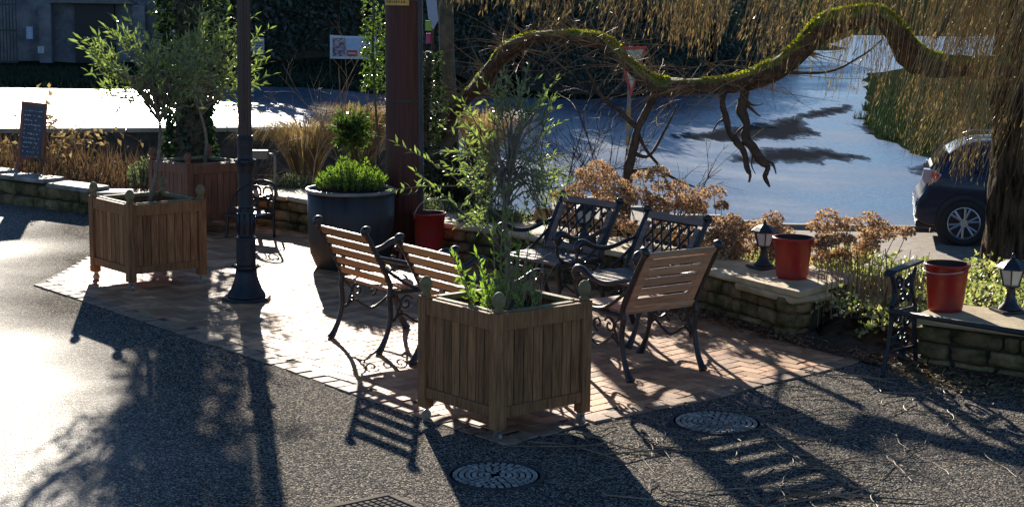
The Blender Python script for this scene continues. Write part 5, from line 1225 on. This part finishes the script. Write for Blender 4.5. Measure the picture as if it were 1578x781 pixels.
# grass on the verge and the mound
b = MB(); random.seed(151)
for i in range(58000):
    if random.random() < .3: x = U(-18, -.5); y = yfar(x) + U(.2, 7); hk = 1
    else:
        x = U(9, 24); y = U(33, 62); hk = 2.2
        if zt(x, y) < zroad(x, y) + .04: continue
    z = zt(x, y); h_ = U(.05, .16) * hk; a_ = U(0, 6.28); p = Vector((x, y, z - .03)); w2 = Vector((math.cos(a_), math.sin(a_), 0)) * .02
    b.add([p - w2, p + w2, p + Vector((U(-.05, .05) * hk, U(-.05, .05), h_))], [(0, 1, 2)], random.random())
tag(b.build('grass', leafmat('grass_blade', (.010, .024, .014), (.034, .052, .028), trans=.15, rough=.8)), 'rough green grass on the verge and on the mound beyond the road', 'grass', kind='stuff')

# ------------------------------------------------------------------ chalkboard
cp_ = D(44, 264, 18.35); cz = .28
t = thing('chalkboard', 'leaning A board with a red brown frame and chalk writing on the left wall', 'chalkboard', (cp_.x, 18.38, cz + .01), RAD(22))
Hh, Ww = .78, .25; RT = Matrix.Rotation(RAD(7), 3, 'Y') @ Matrix.Rotation(RAD(-10), 3, 'X')
M_FR = mat('red_brown_frame', (.20, .06, .035), (.32, .12, .07), scale=8, rough=.5, stretch=(3, 3, .5))
b = MB()
for x in (-1, 1): b.box(RT @ Vector((x * Ww / 2, 0, Hh / 2)), (.028, .02, Hh), RT)
for z in (Hh - .02, .16): b.box(RT @ Vector((0, 0, z)), (Ww - .028, .02, .04), RT)
b.build('frame', M_FR, t, bevel=.003)
b = MB(); b.box(RT @ Vector((0, 0, (Hh + .14) / 2)), (Ww - .03, .010, Hh - .2), RT); bo = b.build('board', mat('chalk_black_blue_sheen', (.035, .045, .075), (.06, .075, .11), scale=5, rough=.3), t)  # blue sheen on the blackboard is put into its colour
b = MB(); random.seed(7)
for r_ in range(11):
    x = -Ww * .36
    while x < Ww * .34:
        l_ = U(.006, .02)
        if random.random() < .72: b.box(RT @ Vector((x, -.008, Hh - .10 - r_ * .050 + U(-.005, .005))), (l_, .003, U(.005, .018)), RT @ Matrix.Rotation(U(-.5, .5), 3, 'Y'))
        x += l_ + .008
b.build('chalk_writing', mat('chalk', (.45, .47, .50), (.6, .6, .62), rough=.9), bo)
b = MB()
for x in (-1, 1): b.tube([RT @ Vector((x * Ww / 2, .01, Hh - .05)), Vector((x * Ww / 2 + .08, .36, 0))], .012, 4)
b.build('rear_leg', M_FR, t)

# ------------------------------------------------------------------ parked car (rear towards the left)
CX, CY = D(1488, 387, 25.4).x, 25.6
zc = zroad(CX, CY) + .05
ct = thing('parked_car', 'dark blue estate car parked by the wet road with its rear beside the willow trunk', 'car', (CX, CY, zc), RAD(-12))
M_PAINT = mat('dark_blue_paint', (.008, .018, .04), (.010, .022, .05), rough=.22, coat=.15, spec=.4)
M_TYRE = mat('tyre_rubber', (.012, .012, .013), (.022, .022, .023), scale=20, rough=.75)
M_ALLOY = mat('silver_alloy', (.42, .42, .42), (.5, .5, .5), rough=.3, metal=.7)
M_CGLASS = mat('car_glass', (.01, .014, .018), (.014, .018, .022), rough=.08, spec=.45)
M_BLACKP = mat('black_trim', (.010, .010, .012), (.02, .02, .022), rough=.5)
k_ = 25.4 / F_PX
# side profile in (x, z) from the rear bumper clockwise, relative to the rear wheel centre x=0
PROF = [(-.74, .36), (-.75, .52), (-.735, .68), (-.64, .78), (-.60, .95), (-.58, 1.10), (-.50, 1.22), (-.25, 1.45), (.0, 1.58), (.25, 1.62), (.9, 1.63), (1.5, 1.60), (1.9, 1.48), (2.35, 1.18), (2.6, 1.05), (3.2, .98), (3.5, .85), (3.6, .65), (3.62, .4), (3.5, .26), (3.1, .24), (2.3, .24), (.4, .24), (-.35, .26), (-.62, .29)]
def hwid(z): return .90 if z < .95 else .90 - .26 * ((z - .95) / .68) ** 1.2
n_ = len(PROF); sl = [-1, -.97, -.85, -.5, 0, .5, .85, .97, 1]
b = MB(); V = []
cxm, czm = 1.4, .8
for s in sl:
    sh = {1: .93, .97: .975}.get(abs(s), 1.0)
    for (x, z) in PROF:
        xx_ = cxm + (x - cxm) * (1 - (1 - sh) * .6); zz_ = czm + (z - czm) * sh
        V.append((xx_, .9 + s * hwid(zz_), zz_))
m_ = len(sl)
b.add(V, [(i * n_ + k, i * n_ + (k + 1) % n_, (i + 1) * n_ + (k + 1) % n_, (i + 1) * n_ + k) for i in range(m_ - 1) for k in range(n_)] + [tuple(range(n_ - 1, -1, -1)), tuple((m_ - 1) * n_ + k for k in range(n_))])
bo = b.build('body', M_PAINT, ct, smooth=False)
md = bo.modifiers.new('s', 'SUBSURF'); md.levels = 1; md.render_levels = 2
for p in bo.data.polygons: p.use_smooth = True
# wheel arches, wheels
for wx_ in (0, 2.72):
    for side in (0, 1):
        yy = -.02 if side == 0 else 1.82
        if side == 0:
            b = MB(); b.tube([(wx_, yy + .005, .355), (wx_, yy + .25, .355)], .43, 40); b.build('wheel_arch', M_BLACKP, ct, smooth=False)
        wl = bpy.data.objects.new('wheel', None); COL.objects.link(wl); wl.parent = ct; wl.location = (wx_, yy, .355)
        sgn = -1 if side == 0 else 1
        b = MB(); V = []; 
        prof = [(.245, -.02), (.26, -.05), (.33, -.055), (.355, -.03), (.36, .02), (.36, .14), (.33, .18), (.245, .18)]; n2 = 48
        for (r_, y_) in prof:
            for k in range(n2): a_ = 6.28318 * k / n2; V.append((r_ * math.cos(a_), -sgn * y_, r_ * math.sin(a_)))
        b.add(V, [(i * n2 + k, i * n2 + (k + 1) % n2, (i + 1) * n2 + (k + 1) % n2, (i + 1) * n2 + k) for i in range(len(prof) - 1) for k in range(n2)]); b.build('tyre', M_TYRE, wl, smooth=True)
        b = MB(); V = []
        for (r_, y_) in [(.25, -.045), (.235, -.05), (.225, -.02), (.215, .05)]:
            for k in range(n2): a_ = 6.28318 * k / n2; V.append((r_ * math.cos(a_), -sgn * y_, r_ * math.sin(a_)))
        b.add(V, [(i * n2 + k, i * n2 + (k + 1) % n2, (i + 1) * n2 + (k + 1) % n2, (i + 1) * n2 + k) for i in range(3) for k in range(n2)])
        for k in range(6):
            a_ = k * math.pi / 3 + .3; c1, s1 = math.cos(a_), math.sin(a_)
            for da in (-.17, .17):
                c2_, s2_ = math.cos(a_ + da), math.sin(a_ + da); b.tube([(.05 * c1, sgn * .03, .05 * s1), (.23 * c2_, sgn * .035, .23 * s2_)], .020, 6)
        b.tube([(0, -sgn * .0, 0), (0, sgn * .045, 0)], .065, 16); b.build('rim', M_ALLOY, wl, smooth=False)
        b = MB(); b.tube([(0, -sgn * .12, 0), (0, -sgn * .06, 0)], .22, 24); b.build('brake_disc', M_BLACKP, wl)
# side windows (near side), pillars left as body
def sidepoly(nm, pts, m, off=.008):
    b = MB(); V = [(x, .9 - hwid(z) - off + .0, z) for x, z in pts]; V2 = [(x, y + .03, z) for x, y, z in V]; q = len(V)
    b.add(V + V2, [tuple(range(q)), tuple(range(2 * q - 1, q - 1, -1))] + [(i, (i + 1) % q, q + (i + 1) % q, q + i) for i in range(q)]); return b.build(nm, m, ct)
sidepoly('window', [(-.18, 1.18), (.28, 1.12), (.28, 1.48), (.10, 1.49), (-.02, 1.42)], M_CGLASS)
sidepoly('window', [(.36, 1.12), (1.15, 1.06), (1.12, 1.52), (.36, 1.50)], M_CGLASS)
sidepoly('window', [(1.25, 1.06), (2.15, 1.03), (1.85, 1.36), (1.22, 1.52)], M_CGLASS)
b = MB(); V = [(-.585, .12, 1.06), (-.585, 1.68, 1.06), (-.30, 1.55, 1.43), (-.30, .25, 1.43)]; V = [(x - .02, y, z + .01) for x, y, z in V]; b.add(V + [(x + .03, y, z - .02) for x, y, z in V], [(0, 3, 2, 1), (4, 5, 6, 7), (0, 1, 5, 4), (1, 2, 6, 5), (2, 3, 7, 6), (3, 0, 4, 7)]); b.build('rear_window', M_CGLASS, ct)
for y_, s in ((.045, 1), (1.60, -1)):
    ox = .0 if s > 0 else .07
    b = MB(); V = [(-.66, y_ - .035 * s, 1.02), (-.635, y_ - .035 * s, 1.16), (-.46, y_ - .04 * s, 1.15), (-.36, y_ - .03 * s, 1.08), (-.44, y_ - .035 * s, .97), (-.62, y_ - .03 * s, .93)]; V = [(x + ox, y, z) for x, y, z in V]; V2 = [(x, y + .22 * s, z) for x, y, z in V]
    b.add(V + V2, [tuple(range(5, -1, -1)), tuple(range(6, 12))] + [(i, (i + 1) % 6, 6 + (i + 1) % 6, 6 + i) for i in range(6)]); lo = b.build('tail_light', mat('lamp_lens', (.50, .36, .38), (.58, .42, .44), rough=.15, coat=1), ct, bevel=.01)
    b = MB(); V = [(-.52, y_ - .05 * s, 1.03), (-.51, y_ - .05 * s, 1.12), (-.44, y_ - .05 * s, 1.12), (-.40, y_ - .05 * s, 1.07), (-.45, y_ - .05 * s, 1.01)]; V2 = [(x, y + .05 * s, z) for x, y, z in V]
    b.add(V + V2, [tuple(range(4, -1, -1)), tuple(range(5, 10))] + [(i, (i + 1) % 5, 5 + (i + 1) % 5, 5 + i) for i in range(5)]); b.build('red_lens', mat('red_lens', (.65, .02, .05), (.7, .03, .06), rough=.15, coat=1), lo)
b = MB(); b.box((-.66, .9, .52), (.16, 1.66, .30)); b.build('bumper', M_PAINT, ct, bevel=.05)
b = MB(); b.box((-.50, .9, .30), (.44, 1.6, .12)); b.build('lower_trim', M_BLACKP, ct, bevel=.03)
for y_ in (.22, 1.58): b = MB(); b.tube([(.0, y_, 1.60), (.15, y_, 1.665), (1.4, y_, 1.67), (1.6, y_, 1.62)], .016, 8); b.build('roof_rail', M_ALLOY, ct, smooth=True)
b = MB(); b.tube([(.30, -.008, 1.05), (.30, -.012, .78), (.36, -.008, .45)], .004, 4); b.tube([(1.2, -.008, 1.05), (1.2, -.008, .3)], .004, 4); b.build('door_seam', M_BLACKP, ct)
b = MB(); b.box((.48, -.02, .93), (.17, .03, .028)); b.box((1.38, -.02, .93), (.17, .03, .028)); b.build('door_handle', M_PAINT, ct, bevel=.008)
